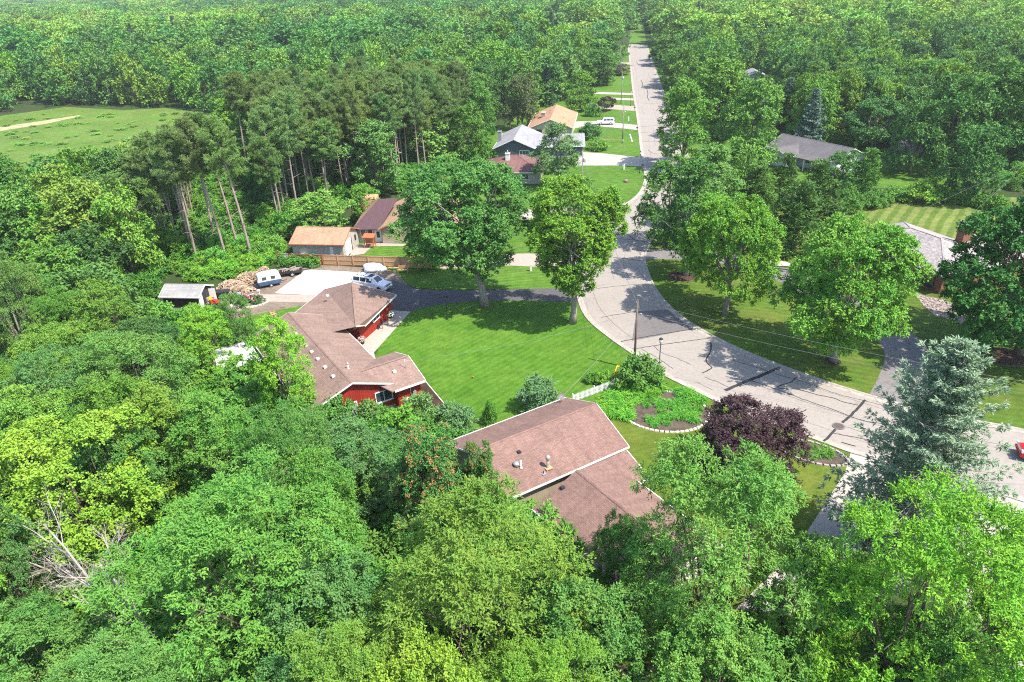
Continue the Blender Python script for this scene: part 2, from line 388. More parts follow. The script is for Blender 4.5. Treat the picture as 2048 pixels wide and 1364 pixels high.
    def mesh(s, name, mat):
        me = bpy.data.meshes.new(name); me.from_pydata(s.v, [], s.f)
        me.polygons.foreach_set('use_smooth', s.smooth)
        uv = me.uv_layers.new(name='UVMap')
        co = np.empty(len(s.v) * 3, np.float32); me.vertices.foreach_get('co', co); co = co.reshape(-1, 3)
        me.update()
        N = np.empty(len(me.polygons) * 3, np.float32); me.polygons.foreach_get('normal', N); N = N.reshape(-1, 3)
        li = np.empty(len(me.loops), np.int32); me.loops.foreach_get('vertex_index', li)
        cnt = np.array([len(f) for f in s.f]); ln = np.repeat(N, cnt, 0); P = co[li]
        u = np.stack([-ln[:, 1], ln[:, 0], np.zeros(len(ln))], 1); L = np.linalg.norm(u, axis=1)
        u[L < 0.05] = (1, 0, 0); u /= np.linalg.norm(u, axis=1)[:, None]; v = np.cross(ln, u)
        uvs = np.stack([(P * u).sum(1), (P * v).sum(1)], 1).astype(np.float32)
        uv.data.foreach_set('uv', uvs.ravel())
        me.materials.append(M[mat] if isinstance(mat, str) else mat)
        return me
    def build(s, name, mat, parent=None, loc=(0, 0, 0), rz=0.0):
        o = bpy.data.objects.new(name, s.mesh(name, mat)); link(o); o.location = loc; o.rotation_euler = (0, 0, rz)
        if parent is not None: o.parent = parent
        return o
def tess(poly):
    return geometry.tessellate_polygon([[Vector((p[0], p[1], 0)) for p in poly]])
def copy_obj(o, parent=None, loc=None, rz=None):
    c = o.copy(); link(c); c.parent = parent
    if loc is not None: c.location = loc
    if rz is not None: c.rotation_euler = (0, 0, rz)
    return c
def copy_tree(o, parent=None):
    c = copy_obj(o, parent)
    for ch in o.children: copy_tree(ch, c)
    return c
def catmull(pts, n=6):
    P = [np.array(p, float) for p in pts]; out = []
    for i in range(len(P) - 1):
        p0, p1, p2, p3 = P[max(i - 1, 0)], P[i], P[i + 1], P[min(i + 2, len(P) - 1)]
        for k in range(n):
            t = k / n; out.append(0.5 * ((2 * p1) + (-p0 + p2) * t + (2 * p0 - 5 * p1 + 4 * p2 - p3) * t * t + (-p0 + 3 * p1 - 3 * p2 + p3) * t ** 3))
    out.append(P[-1]); return out
def resample(pts, step):
    P = np.array(pts, float); d = np.r_[0, np.cumsum(np.linalg.norm(np.diff(P, axis=0), axis=1))]
    n = max(2, int(d[-1] / step) + 1); t = np.linspace(0, d[-1], n)
    return np.stack([np.interp(t, d, P[:, k]) for k in range(P.shape[1])], 1)
def sheet(name, poly, z, mat, kind='structure', label=None, cat=None, parent=None):
    mb = MB(); n = len(poly); mb.v = [(p[0], p[1], z) for p in poly]
    for t in tess(poly): 
        a, b, c = (Vector(mb.v[k]) for k in t)
        mb.f.append(tuple(t) if (b - a).cross(c - a).z > 0 else tuple(t)[::-1]); mb.smooth.append(False)
    o = mb.build(name, mat, parent)
    if parent is None: tag(o, label, cat, None, kind)
    return o
def ribbon(path, w0, z, mb, w1=None):
    P = np.array(path, float)[:, :2]; n = len(P); T = np.gradient(P, axis=0); T /= np.linalg.norm(T, axis=1)[:, None] + 1e-9
    Nn = np.stack([-T[:, 1], T[:, 0]], 1); w1 = w0 if w1 is None else w1
    for k in range(n - 1):
        wa = (w0 + (w1 - w0) * k / n) / 2; wb = (w0 + (w1 - w0) * (k + 1) / n) / 2
        a, b = P[k] + Nn[k] * wa, P[k + 1] + Nn[k + 1] * wb; c, d = P[k + 1] - Nn[k + 1] * wb, P[k] - Nn[k] * wa
        mb.face([(*d, z), (*c, z), (*b, z), (*a, z)])
    return mb
def gl(*pp): return [G(*p) for p in pp]

# ------------------------------------------------------------------ ground, lawns, road
big = 9000
g = MB(); g.face([(-big, -200, -0.03), (big, -200, -0.03), (big, big, -0.03), (-big, big, -0.03)]).build('ground', 'floor')
tag(bpy.data.objects['ground'], kind='structure')
edge_near = [(2200, 1055), (2048, 1003), (1900, 958), (1793, 929), (1702, 905), (1646, 884), (1556, 852), (1457, 814), (1420, 796), (1373, 773), (1320, 746), (1279, 717), (1245, 694), (1220, 676), (1193, 655), (1173, 635), (1161, 612), (1155, 588), (1150, 560), (1148, 530), (1154, 500), (1170, 472), (1190, 452), (1215, 434), (1243, 413), (1264, 400), (1280, 384), (1288, 367), (1290, 350), (1287, 330), (1281, 295), (1276, 250), (1270, 209), (1265, 178), (1261, 140), (1256, 96), (1254, 88)]
EL = catmull(gl(*edge_near), 4); EL = resample(EL, 1.5)
right_near = [(2200, 915), (2048, 861), (1900, 834), (1780, 803), (1734, 790), (1670, 770), (1598, 745), (1528, 719), (1469, 694), (1410, 664), (1366, 636), (1334, 608), (1311, 578), (1297, 548), (1289, 520), (1292, 502), (1301, 483), (1316, 462), (1332, 440), (1345, 415), (1352, 390), (1354, 365)]
ER = gl(*right_near)
# further on the right-hand edge runs parallel to the left-hand one, 10.8 m away
farpart = np.array([p for p in EL if p[1] > 150.0]); T = np.gradient(farpart, axis=0); T /= np.linalg.norm(T, axis=1)[:, None]
ER = ER + [tuple(p + np.array([t[1], -t[0]]) * 10.6) for p, t in zip(farpart, T)][2::6]
ER = resample(catmull(ER, 4), 1.5)
nseg = 220
def by_len(P, n):
    P = np.array(P); d = np.r_[0, np.cumsum(np.linalg.norm(np.diff(P, axis=0), axis=1))]; t = np.linspace(0, d[-1], n)
    return np.stack([np.interp(t, d, P[:, k]) for k in range(2)], 1)
A, B = by_len(EL, nseg), by_len(ER, nseg)
road = MB()
for k in range(nseg - 1):
    road.face([(*A[k], .012), (*B[k], .012), (*B[k + 1], .012), (*A[k + 1], .012)][::-1] if False else [(*B[k], .012), (*A[k], .012), (*A[k + 1], .012), (*B[k + 1], .012)][::-1])
road_o = tag(road.build('road', 'asphalt_road'), kind='structure')
def kerb(P, side, name):
    P = resample(P, 1.2); T = np.gradient(P, axis=0); T /= np.linalg.norm(T, axis=1)[:, None]; Nn = np.stack([-T[:, 1], T[:, 0]], 1) * side
    prof = [(0.62, 0.016), (0.14, 0.022), (0.06, 0.085), (-0.16, 0.095), (-0.17, -0.02)]
    mb = MB()
    for k in range(len(P) - 1):
        for (o0, z0), (o1, z1) in zip(prof[:-1], prof[1:]):
            q = [(*(P[k] + Nn[k] * o0), z0), (*(P[k + 1] + Nn[k + 1] * o0), z0), (*(P[k + 1] + Nn[k + 1] * o1), z1), (*(P[k] + Nn[k] * o1), z1)]
            mb.face(q if side < 0 else q[::-1])
    return tag(mb.build(name, 'concrete'), kind='structure')
kerb(EL, -1, 'kerb'); kerb(ER, 1, 'kerb')
kerb_left = np.array(EL); kerb_right = np.array(ER)

# big lawns; z rises a few mm from sheet to sheet
cut = lambda P, y0, y1: [tuple(p) for p in P if y0 <= p[1] <= y1]
lawn_front = gl((757, 702), (748, 690), (775, 640), (845, 612), (893, 605), (970, 600), (1060, 600), (1158, 600)) + [tuple(p) for p in EL[::-1] if 62.0 < p[1] < 82.5] + gl((1240, 800), (1120, 860), (920, 930), (800, 900), (740, 850), (700, 760))
sheet('lawn', lawn_front, 0.004, 'lawn_front')
side = [tuple(p) for p in EL if p[1] <= 66.2 and p[0] < 33.5]
lawn_side = [(-6, 30), (22, 30), (27, 40)] + side + [G(1250, 770), (8, 63.0), (4, 60), (-6, 54)]
sheet('lawn', lawn_side, 0.0, 'lawn_side')
lw = gl((775, 540), (865, 530), (900, 520), (1000, 500)) + [tuple(p) for p in EL if 84 < p[1] < 430] + [(40, 430), (20, 260), (2, 215), (-6, 190), (-12, 165), (-10, 140), (-5, 120)] + gl((860, 470), (720, 478), (690, 520))
lw = gl((1155, 577), (1000, 578), (880, 580), (830, 575), (790, 560), (770, 543)) + gl((720, 520), (715, 488), (740, 470), (860, 440)) + [(-12, 140), (-16, 165), (-8, 190), (2, 215), (20, 260), (40, 430)] + [tuple(p) for p in EL[::-1] if 86.0 < p[1] < 425]
sheet('lawn', lw, 0.002, 'lawn_far')
rl = [tuple(p) for p in ER if p[1] < 120] + [(52, 118), (75, 108), (90, 80), (90, 45), (70, 42)]
sheet('lawn', rl, 0.003, 'lawn_right')
sheet('lawn', [(45, 100), (64, 92), (96, 88), (104, 120), (60, 134), (44, 128)], 0.006, 'lawn_striped')
sheet('lawn', [tuple(p) for p in ER if 121 < p[1] < 420] + [(100, 420), (100, 230), (110, 178), (118, 130), (60, 133), (44, 127)], 0.001, 'lawn_far')
sheet('lawn', gl((470, 625), (520, 604), (610, 606), (640, 612), (600, 690), (470, 690)), 0.005, 'lawn_front')
sheet('meadow', gl((-160, 262), (0, 232), (130, 214), (250, 220), (330, 216), (420, 226), (450, 250), (430, 300), (330, 345), (150, 360), (-160, 380)), 0.0, 'meadow')
sheet('reed_bed', gl((-160, 278), (0, 254), (90, 241), (160, 230), (158, 233), (95, 247), (0, 262), (-160, 290)), 0.006, 'reed')
sheet('grass_field', gl((1262, 50), (1288, 50), (1292, 86), (1258, 86)), 0.012, 'lawn_far')

# drives and paths
sheet('dirt_yard', gl((455, 640), (440, 600), (500, 556), (575, 534), (620, 526), (790, 541), (815, 570), (760, 600), (690, 640), (600, 612)), 0.008, 'dirt')
sheet('driveway', gl((690, 590), (712, 549), (745, 553), (790, 561), (830, 577), (880, 581), (1000, 579), (1090, 577), (1156, 574), (1163, 606), (1060, 601), (970, 601), (893, 607), (845, 615), (822, 624), (775, 622), (690, 640)), 0.013, 'drive_asphalt')
slab = MB().prism(gl((612.5, 539.5), (713, 545), (697, 581.6), (651, 592), (550, 586.7)), -0.02, 0.06).build('parking_slab', 'slab'); tag(slab, kind='structure')
sheet('concrete_path', gl((462, 610), (480, 589), (560, 589), (705, 593), (700, 606), (610, 605), (520, 603), (475, 625)), 0.02, 'drive_pink')
sheet('patio', gl((775, 620), (821, 623.5), (748, 705), (752, 722), (715, 690)), 0.02, 'drive_conc')
sheet('concrete_driveway', gl((880, 528), (1000, 508), (1060, 507), (1142, 512), (1150, 527), (1146, 537), (1020, 531), (960, 534), (880, 538)), 0.012, 'drive_pink')
sheet('concrete_driveway', gl((1040, 420), (1200, 412), (1250, 405), (1236, 422), (1200, 446), (1120, 440), (1040, 440)), 0.012, 'drive_conc')
sheet('concrete_driveway', gl((1160, 304), (1200, 306), (1284, 315), (1289, 333), (1240, 331), (1175, 331), (1150, 331)), 0.012, 'drive_conc')
sheet('concrete_driveway', gl((1148, 243), (1195, 242), (1274, 250), (1276, 260), (1195, 252), (1148, 256)), 0.012, 'drive_conc')
sheet('concrete_driveway', gl((1175, 207), (1269, 212), (1271, 222), (1178, 215)), 0.012, 'drive_pink')
sheet('concrete_driveway', gl((1190, 184), (1266, 186), (1267, 190), (1188, 188)), 0.012, 'drive_conc')
sheet('concrete_driveway', gl((1215, 195), (1267, 197), (1268, 201), (1215, 199)), 0.016, 'drive_conc')
sheet('concrete_driveway', gl((1240, 125), (1260, 125), (1260, 129), (1240, 129)), 0.014, 'drive_conc')
cpath = resample(catmull(gl((1280, 510), (1340, 508), (1420, 514), (1500, 526), (1580, 556), (1690, 612), (1780, 664), (1818, 712), (1812, 760), (1790, 812)), 5), 0.8)
tag(ribbon(cpath, 4.2, 0.014, MB(), 5.2).build('driveway', 'drive_grey'), kind='structure')
sheet('concrete_driveway', gl((1702, 903), (1805, 932), (1770, 1020), (1710, 1110), (1580, 1230), (1470, 1220), (1590, 1100), (1642, 1020), (1690, 945)), 0.012, 'drive_conc')
sheet('concrete_driveway', gl((1930, 966), (2150, 1030), (2160, 1400), (1900, 1400), (1935, 1150)), 0.012, 'drive_conc')
sheet('soil_patch', [(-30, 20), (18, 18), (20, 33), (5, 36), (-20, 45)], -0.01, 'soil')

# road wear: sealed cracks and a patch
def z8(x, y): return (1000 + x / 3.41, 380 + y / 3.41)
def zb(x, y): return (1450 + x / 3.41, 600 + y / 3.41)
pt = MB(); poly = gl(z8(930, 828), z8(1140, 815), z8(1200, 850), z8(1335, 945), z8(1130, 985), z8(900, 1030))
for t in tess(poly): pt.face([(*poly[k], 0.016) for k in t])
pt.build('asphalt_patch', 'asphalt_patch', road_o)
cr = [([z8(820, 1035), z8(1000, 1000), z8(1335, 946)], .16), ([z8(900, 1085), z8(1100, 1055), z8(1440, 1010)], .14), ([z8(540, 692), z8(760, 660), z8(1000, 640)], .1), ([z8(640, 455), z8(800, 462), z8(980, 485)], .18), ([z8(720, 330), z8(850, 335), z8(1020, 355)], .14),
      ([z8(1435, 1035), z8(1440, 1080), z8(1430, 1115), z8(1405, 1160), z8(1420, 1190), z8(1445, 1215), z8(1378, 1250)], .16),
      ([z8(1050, 1065), z8(1110, 1115), z8(1200, 1145), z8(1300, 1192)], .07), ([z8(960, 1083), z8(1080, 1150), z8(1180, 1220)], .07), ([z8(1395, 1275), z8(1480, 1310), z8(1560, 1345)], .07), ([z8(1340, 1310), z8(1450, 1364)], .05),
      ([z8(920, 190), z8(980, 130), z8(1010, 90)], .1), ([z8(880, 310), z8(915, 340)], .16), ([z8(860, 95), z8(940, 60)], .08), ([z8(930, 828), z8(800, 850), z8(690, 870)], .1),
      ([zb(375, 460), zb(250, 515), zb(120, 565), zb(0, 618)], .42), ([zb(487, 528), zb(450, 560), zb(395, 578), zb(355, 600), zb(430, 606), zb(520, 615), zb(620, 645), zb(740, 670), zb(800, 695), zb(910, 718)], .12),
      ([zb(180, 550), zb(360, 612), zb(540, 680), zb(700, 735), zb(830, 785), zb(950, 825), zb(1060, 842), zb(1160, 870)], .1), ([zb(555, 748), zb(490, 780), zb(460, 800), zb(455, 830), zb(420, 873)], .12),
      ([zb(958, 682), zb(880, 765), zb(800, 838)], .26), ([zb(752, 882), zb(710, 930), zb(668, 970)], .24), ([zb(740, 910), zb(880, 935), zb(1010, 960)], .1), ([zb(795, 972), zb(890, 998)], .14),
      ([zb(0, 395), zb(150, 440), zb(300, 490), zb(540, 560), zb(760, 640), zb(960, 690), zb(1100, 725), zb(1210, 750)], .06), ([zb(0, 520), zb(200, 560)], .05)]
def zc(x, y): return (1000 + x / 3.413, y / 3.413)
cr += [([zc(950, 905), zc(1120, 900)], .12), ([zc(970, 970), zc(1060, 965), zc(1150, 985)], .12), ([zc(1100, 970), zc(1135, 1020)], .14), ([zc(945, 865), zc(1130, 855)], .16), ([zc(1065, 760), zc(1090, 735), zc(1110, 770), zc(1112, 800)], .16),
       ([zc(1000, 600), zc(1010, 640), zc(1005, 660), zc(1020, 690)], .2), ([zc(960, 545), zc(975, 575), zc(965, 600)], .2), ([zc(930, 420), zc(950, 450)], .2), ([zc(905, 700), zc(1000, 705), zc(1120, 712)], .12),
       ([(1297, 318), (1345, 322)], .12), ([(1292, 342), (1350, 350)], .12), ([(1318, 330), (1325, 355), (1335, 372)], .12), ([(1296, 300), (1312, 308), (1345, 306)], .1)]
for i, (pp, w) in enumerate(cr):
    P = np.array(gl(*pp)); P = resample(catmull(P, 5), 0.35); rs = np.random.RandomState(i); P[1:-1] += rs.normal(0, 0.025, P[1:-1].shape)
    ribbon(P, w, 0.0165 + 0.0004 * i, MB()).build('crack_seal', 'seal', road_o)
rc0 = np.random.RandomState(40)
for f in (.2, .36, .52, .68, .82):          # thin lengthwise cracks between the paving lanes
    k = int(rc0.randint(0, 14))
    while k < 150:
        n_ = int(rc0.randint(5, 22)); ii = np.arange(k, min(k + n_, nseg)); P = A[ii] + (B[ii] - A[ii]) * (f + .012 * np.sin(ii * .35 + f * 20))[:, None]
        if len(P) > 2: P = resample(P, .5); P += rc0.normal(0, .03, P.shape); ribbon(P, float(rc0.uniform(.02, .04)), 0.0325 + 1e-5 * k, MB()).build('crack_seal', 'crack', road_o)
        k += n_ + int(rc0.randint(6, 30))
mh = thing('manhole_cover', 'round iron manhole cover set in the road near the purple maple', 'manhole', (*G(1677, 853), 0.035))
MB().lathe([(0.58, 0), (0.58, 0.03), (0.46, 0.035)], n=28, sm=False).build('rim', 'asphalt_patch', mh)
c_ = MB().lathe([(0.45, 0.02), (0.45, 0.042), (0.4, 0.045)], n=28, sm=False)
for k in range(-3, 4): c_.box((0, k * 0.1, 0.05), (0.7 * math.sqrt(max(.05, 1 - (k * .25) ** 2)), 0.035, 0.012))
c_.build('cover', 'iron', mh)
# ------------------------------------------------------------------ vegetation generators
def nrm(a): return a / (np.linalg.norm(a, axis=-1, keepdims=True) + 1e-9)
class Leaves:
    def __init__(s): s.q = []; s.lv = []; s.tip = []
    def add(s, P, ax, nr, L, W, lv, tip=None):
        ax = nrm(ax); sd = nrm(np.cross(ax, nr)); L = np.broadcast_to(np.asarray(L, float), (len(P),))[:, None]; W = np.broadcast_to(np.asarray(W, float), (len(P),))[:, None]
        up = nrm(np.cross(sd, ax)); m = P + ax * L * 0.45
        s.q.append(np.stack([P, m + sd * W / 2 + up * W * .12, P + ax * L - up * L * .1, m - sd * W / 2 + up * W * .12], 1)); s.lv.append(lv)
        s.tip.append(np.zeros(len(P)) if tip is None else tip)
    def mesh(s, name, mats, extra=None, tip=False):
        q = np.concatenate(s.q).astype(np.float32); n = len(q); lv = np.concatenate(s.lv).astype(np.float32); tp = np.concatenate(s.tip).astype(np.float32)
        V = q.reshape(-1, 3); F = np.arange(4 * n, dtype=np.int32)
        nf = n; starts = np.arange(n, dtype=np.int32) * 4; mi = np.zeros(n, np.int32); sm = np.zeros(n, bool)
        if extra is not None and len(extra.f):
            ev = np.array(extra.v, np.float32); off = len(V); V = np.vstack([V, ev])
            ef = [tuple(i + off for i in f) for f in extra.f]; tot = len(F)
            F = np.concatenate([F, np.array([i for f in ef for i in f], np.int32)])
            ls = np.array([len(f) for f in ef], np.int32); starts = np.concatenate([starts, tot + np.r_[0, np.cumsum(ls)[:-1]].astype(np.int32)])
            mi = np.concatenate([mi, np.ones(len(ef), np.int32)]); sm = np.concatenate([sm, np.ones(len(ef), bool)]); nf += len(ef)
            lv = np.concatenate([lv, np.full(len(ef), .5, np.float32)]); tp = np.concatenate([tp, np.zeros(len(ef), np.float32)])
        me = bpy.data.meshes.new(name); me.vertices.add(len(V)); me.vertices.foreach_set('co', V.ravel())
        me.loops.add(len(F)); me.loops.foreach_set('vertex_index', F); me.polygons.add(nf); me.polygons.foreach_set('loop_start', starts)
        me.polygons.foreach_set('material_index', mi); me.polygons.foreach_set('use_smooth', sm)
        a = me.attributes.new('lv', 'FLOAT', 'FACE'); a.data.foreach_set('value', lv)
        if tip: a = me.attributes.new('tip', 'FLOAT', 'FACE'); a.data.foreach_set('value', tp)
        for m in mats: me.materials.append(M[m])
        me.update(); me.validate(); return me
PROF = {'round': lambda t: np.sqrt(np.clip(1 - ((t - .42) / .6) ** 2, 0, 1)), 'oval': lambda t: np.sqrt(np.clip(1 - ((t - .45) / .58) ** 2, 0, 1)) * (1 - .15 * t),
        'vase': lambda t: np.clip(.22 + 1.35 * t, 0, 1) * np.sqrt(np.clip(1 - ((t - .5) / .52) ** 4, 0, 1)), 'dome': lambda t: np.sqrt(np.clip(1 - (t / 1.03) ** 2.4, 0, 1)) * np.clip(.75 + t, 0, 1),
        'cone': lambda t: np.clip(1.02 - t, 0, 1) ** .75, 'spread': lambda t: np.clip(.5 + 1.2 * t, 0, 1) * np.sqrt(np.clip(1 - t ** 3, 0, 1))}
def clump_centres(rs, h, r, z0, shape, n, cr, squash=1.0, inner=.35):
    ph = rs.uniform(0, 6.28, 4); out = []; H = h - z0 - cr * .55
    for _ in range(n * 60):
        t = rs.rand() ** .9; a = rs.uniform(0, 6.28)
        lob = 1 + .16 * math.sin(2 * a + ph[0]) + .13 * math.sin(3 * a + ph[1] + 4 * t) + .1 * math.sin(5 * a + ph[2] + 7 * t)
        Rm = max(.15, (r - cr * .7)) * float(PROF[shape](np.array(t))) * lob
        rho = Rm * (rs.rand() ** inner)
        p = np.array([rho * math.cos(a), rho * math.sin(a), z0 + cr * .3 + t * H])
        if all(((p - q) ** 2).sum() > (cr * .8) ** 2 for q in out): out.append(p)
        if len(out) >= n: break
    return np.array(out)
def limbs(mb, rs, C, h, z0, tr, ntrunk=1, nl=7, lean=(0, 0), sides=6, twig=True):
    """trunk, main limbs and branches that reach the foliage clumps"""
    top = z0 + (h - z0) * .62
    axis = lambda z: np.array([lean[0] * z / h + .12 * math.sin(z * .7), lean[1] * z / h + .1 * math.cos(z * .9) - .1, z])
    zs = np.linspace(-.15, top, 9)
    rad = [tr * (1.35 if k == 0 else 1) * (1 - .75 * (k / 8) ** 1.1) for k in range(9)]
    mb.tube([axis(z) for z in zs], rad, sides + 2)
    ang = np.arctan2(C[:, 1], C[:, 0]); order = np.argsort(ang); groups = np.array_split(order, nl)
    for gi in groups:
        if len(gi) == 0: continue
        m = C[gi].mean(0); zb_ = z0 + (m[2] - z0) * rs.uniform(.05, .3) - .3; b = axis(max(.6, zb_)); e = m * np.array([.8, .8, 1]); e[2] = max(e[2], b[2] + .8)
        mid = (b + e) / 2 + np.array([0, 0, -.2 + .1 * rs.randn()]); path = [b, b * .6 + mid * .4, mid, mid * .4 + e * .6, e]
        mb.tube(path, [tr * .55, tr * .46, tr * .38, tr * .28, tr * .16], sides)
        if twig:
            for c in C[gi]:
                k = rs.randint(2, 5); s_ = np.array(path[k]); q = (s_ + c) / 2 + rs.randn(3) * .15
                mb.tube([s_, q, c], [tr * .2, tr * .13, tr * .05], 4, cap=False)
def broadleaf(name, seed, h, r, z0, n, cr, nsub, nsp, nlf, L, W, shape='round', tr=.24, sq=.78, spread=.7, droop=.15, bark='bark', mat='leaf', single=False, tips=0.0, lean=(0, 0), nl=7, inner=.3, twig=True, sprig=.2, sub=.42):
    """lobes on a crown envelope, clumps on each lobe, sprigs on each clump, leaves on each sprig"""
    rs = np.random.RandomState(seed); C = clump_centres(rs, h, r, z0, shape, n, cr, inner=inner); n = len(C)
    C[:, 0] += lean[0] * C[:, 2] / h; C[:, 1] += lean[1] * C[:, 2] / h
    lf = Leaves(); mid = np.array([lean[0] * .6, lean[1] * .6, z0 + (h - z0) * .42])
    out = nrm((C - mid) * np.array([1, 1, .8])); crr = cr * rs.uniform(.75, 1.2, n)
    D1 = nrm(rs.randn(n, nsub, 3) + out[:, None] * .9 + np.array([0, 0, .6]))
    C1 = C[:, None] + D1 * (crr[:, None, None] * (.72 + .33 * rs.rand(n, nsub, 1))) * np.array([1, 1, sq])
    r1 = cr * sub * rs.uniform(.7, 1.3, (n, nsub, 1)); tone1 = rs.rand(n, nsub, 1) * .4 + rs.rand(n, 1, 1) * .15
    D = nrm(rs.randn(n, nsub, nsp, 3) + D1[:, :, None] * .8 + np.array([0, 0, .6]))
    S = C1[:, :, None] + D * r1[..., None] * (.55 + .45 * rs.rand(n, nsub, nsp, 1)) * np.array([1, 1, sq])
    tone = (tone1 + rs.rand(n, nsub, nsp) * .15).reshape(-1, 1)
    D = D.reshape(-1, 3); S = S.reshape(-1, 3); k = len(S); ax0 = nrm(D + rs.randn(k, 3) * .3)
    u = rs.rand(k, nlf, 1); P = S[:, None] + ax0[:, None] * (u - .3) * sprig * 2 + rs.randn(k, nlf, 3) * sprig * .4
    A = nrm(ax0[:, None] * .8 + rs.randn(k, nlf, 3) * spread + np.array([0, 0, -droop]))
    Nn = nrm(np.array([0, 0, 1.0]) + D[:, None] * .85 + rs.randn(k, nlf, 3) * .3)
    lv = np.clip(tone + .08 + rs.rand(k, nlf) * .22, 0, 1)
    tp = None
    if tips:
        hot = (rs.rand(k, 1) < tips) & (D[:, 2:3] > .1) & (S[:, 2:3] > z0 + (h - z0) * .35); tp = (hot & (u[:, :, 0] > .35)).astype(float).reshape(-1) * (0.55 + .45 * rs.rand(k * nlf))
    lf.add(P.reshape(-1, 3), A.reshape(-1, 3), Nn.reshape(-1, 3), L * rs.uniform(.7, 1.3, k * nlf), W * rs.uniform(.8, 1.2, k * nlf), lv.reshape(-1), tp)
    mb = MB(); limbs(mb, rs, C, h, z0, tr, nl=nl, lean=lean, twig=twig)
    return pack(name, lf, mb, bark, mat, single, h, r, tips > 0)
def pack(name, lf, mb, bark, mat, single, h, r, tip=False):
    if single: return {'one': lf.mesh(name, [mat, bark], mb), 'h': h, 'r': r}
    return {'crown': lf.mesh(name + '_crown', [mat], None, tip), 'trunk': mb.mesh(name + '_trunk', bark), 'h': h, 'r': r}
def pine(name, seed, h=20, r=3.4, z0=.6, nw=13, nb=5, ntuft=8, nn=9, L=.34, W=.06, snag=16, bark='bark_pine', mat='needle', single=False, tr=.19, sub=3):
    rs = np.random.RandomState(seed); lf = Leaves(); mb = MB(); bx, by = rs.uniform(-1.3, 1.3, 2)
    axis = lambda z: np.array([bx * max(0, z / h) ** 1.6, by * max(0, z / h) ** 1.6, z])
    zs = np.linspace(-.15, h - .4, 9); mb.tube([axis(z) for z in zs], [tr * (1.2 if k == 0 else 1) * (1 - .85 * (k / 8) ** 1.4) for k in range(9)], 7)
    P0, D0, T0 = [], [], []
    for w in range(nw):
        t = w / (nw - 1); z = h * (z0 + (1 - z0) * (t * .98)); ln = r * (1 - t ** 2.2) ** .7 * (.6 + .4 * min(1, t * 4)) * rs.uniform(.75, 1.15) + .3
        for b in range(nb):
            if rs.rand() < .1: continue
            a = 6.283 * (b + rs.rand() * .8) / nb + w; l = ln * rs.uniform(.6, 1.15); s_ = axis(z + rs.uniform(-.3, .3)); rise = .1 + .5 * t + rs.uniform(-.15, .2)
            d = np.array([math.cos(a), math.sin(a), rise]); e = s_ + d * l; md = s_ + d * l * .5 + np.array([0, 0, -.12 * l])
            mb.tube([s_, md, e], [.045, .03, .012], 4, cap=False)
            for k in range(ntuft):
                u = .35 + .65 * (k + rs.rand()) / ntuft; p = (s_ * (1 - u) ** 2 + 2 * md * u * (1 - u) + e * u * u)
                for j in range(sub):
                    P0.append(p + rs.randn(3) * np.array([.34, .34, .2]) * (.6 + .5 * (1 - u))); D0.append(d * .5 + rs.randn(3) * .6 + np.array([0, 0, .55])); T0.append(rs.rand() * .35 + .3 * u)
    P0 = np.array(P0); D0 = nrm(np.array(D0)); k = len(P0); T0 = np.array(T0)
    A = nrm(D0[:, None] * .7 + rs.randn(k, nn, 3) * .62); Nn = nrm(rs.randn(k, nn, 3) + np.array([0, 0, .8]))
    P = P0[:, None] + rs.randn(k, nn, 3) * .06
    lf.add(P.reshape(-1, 3), A.reshape(-1, 3), Nn.reshape(-1, 3), L * rs.uniform(.7, 1.25, k * nn), W, np.clip(T0[:, None] + rs.rand(k, nn) * .35, 0, 1).reshape(-1))
    for i in range(snag):
        z = h * rs.uniform(.22, z0 + .08); a = rs.uniform(0, 6.283); l = rs.uniform(.4, 2.0); s_ = axis(z); d = np.array([math.cos(a), math.sin(a), rs.uniform(-.25, .25)])
        mb.tube([s_, s_ + d * l * .5 + np.array([0, 0, .05]), s_ + d * l + np.array([0, 0, rs.uniform(-.25, .2)])], [.035, .025, .01], 4, cap=False)
    return pack(name, lf, mb, bark, mat, single, h, r)
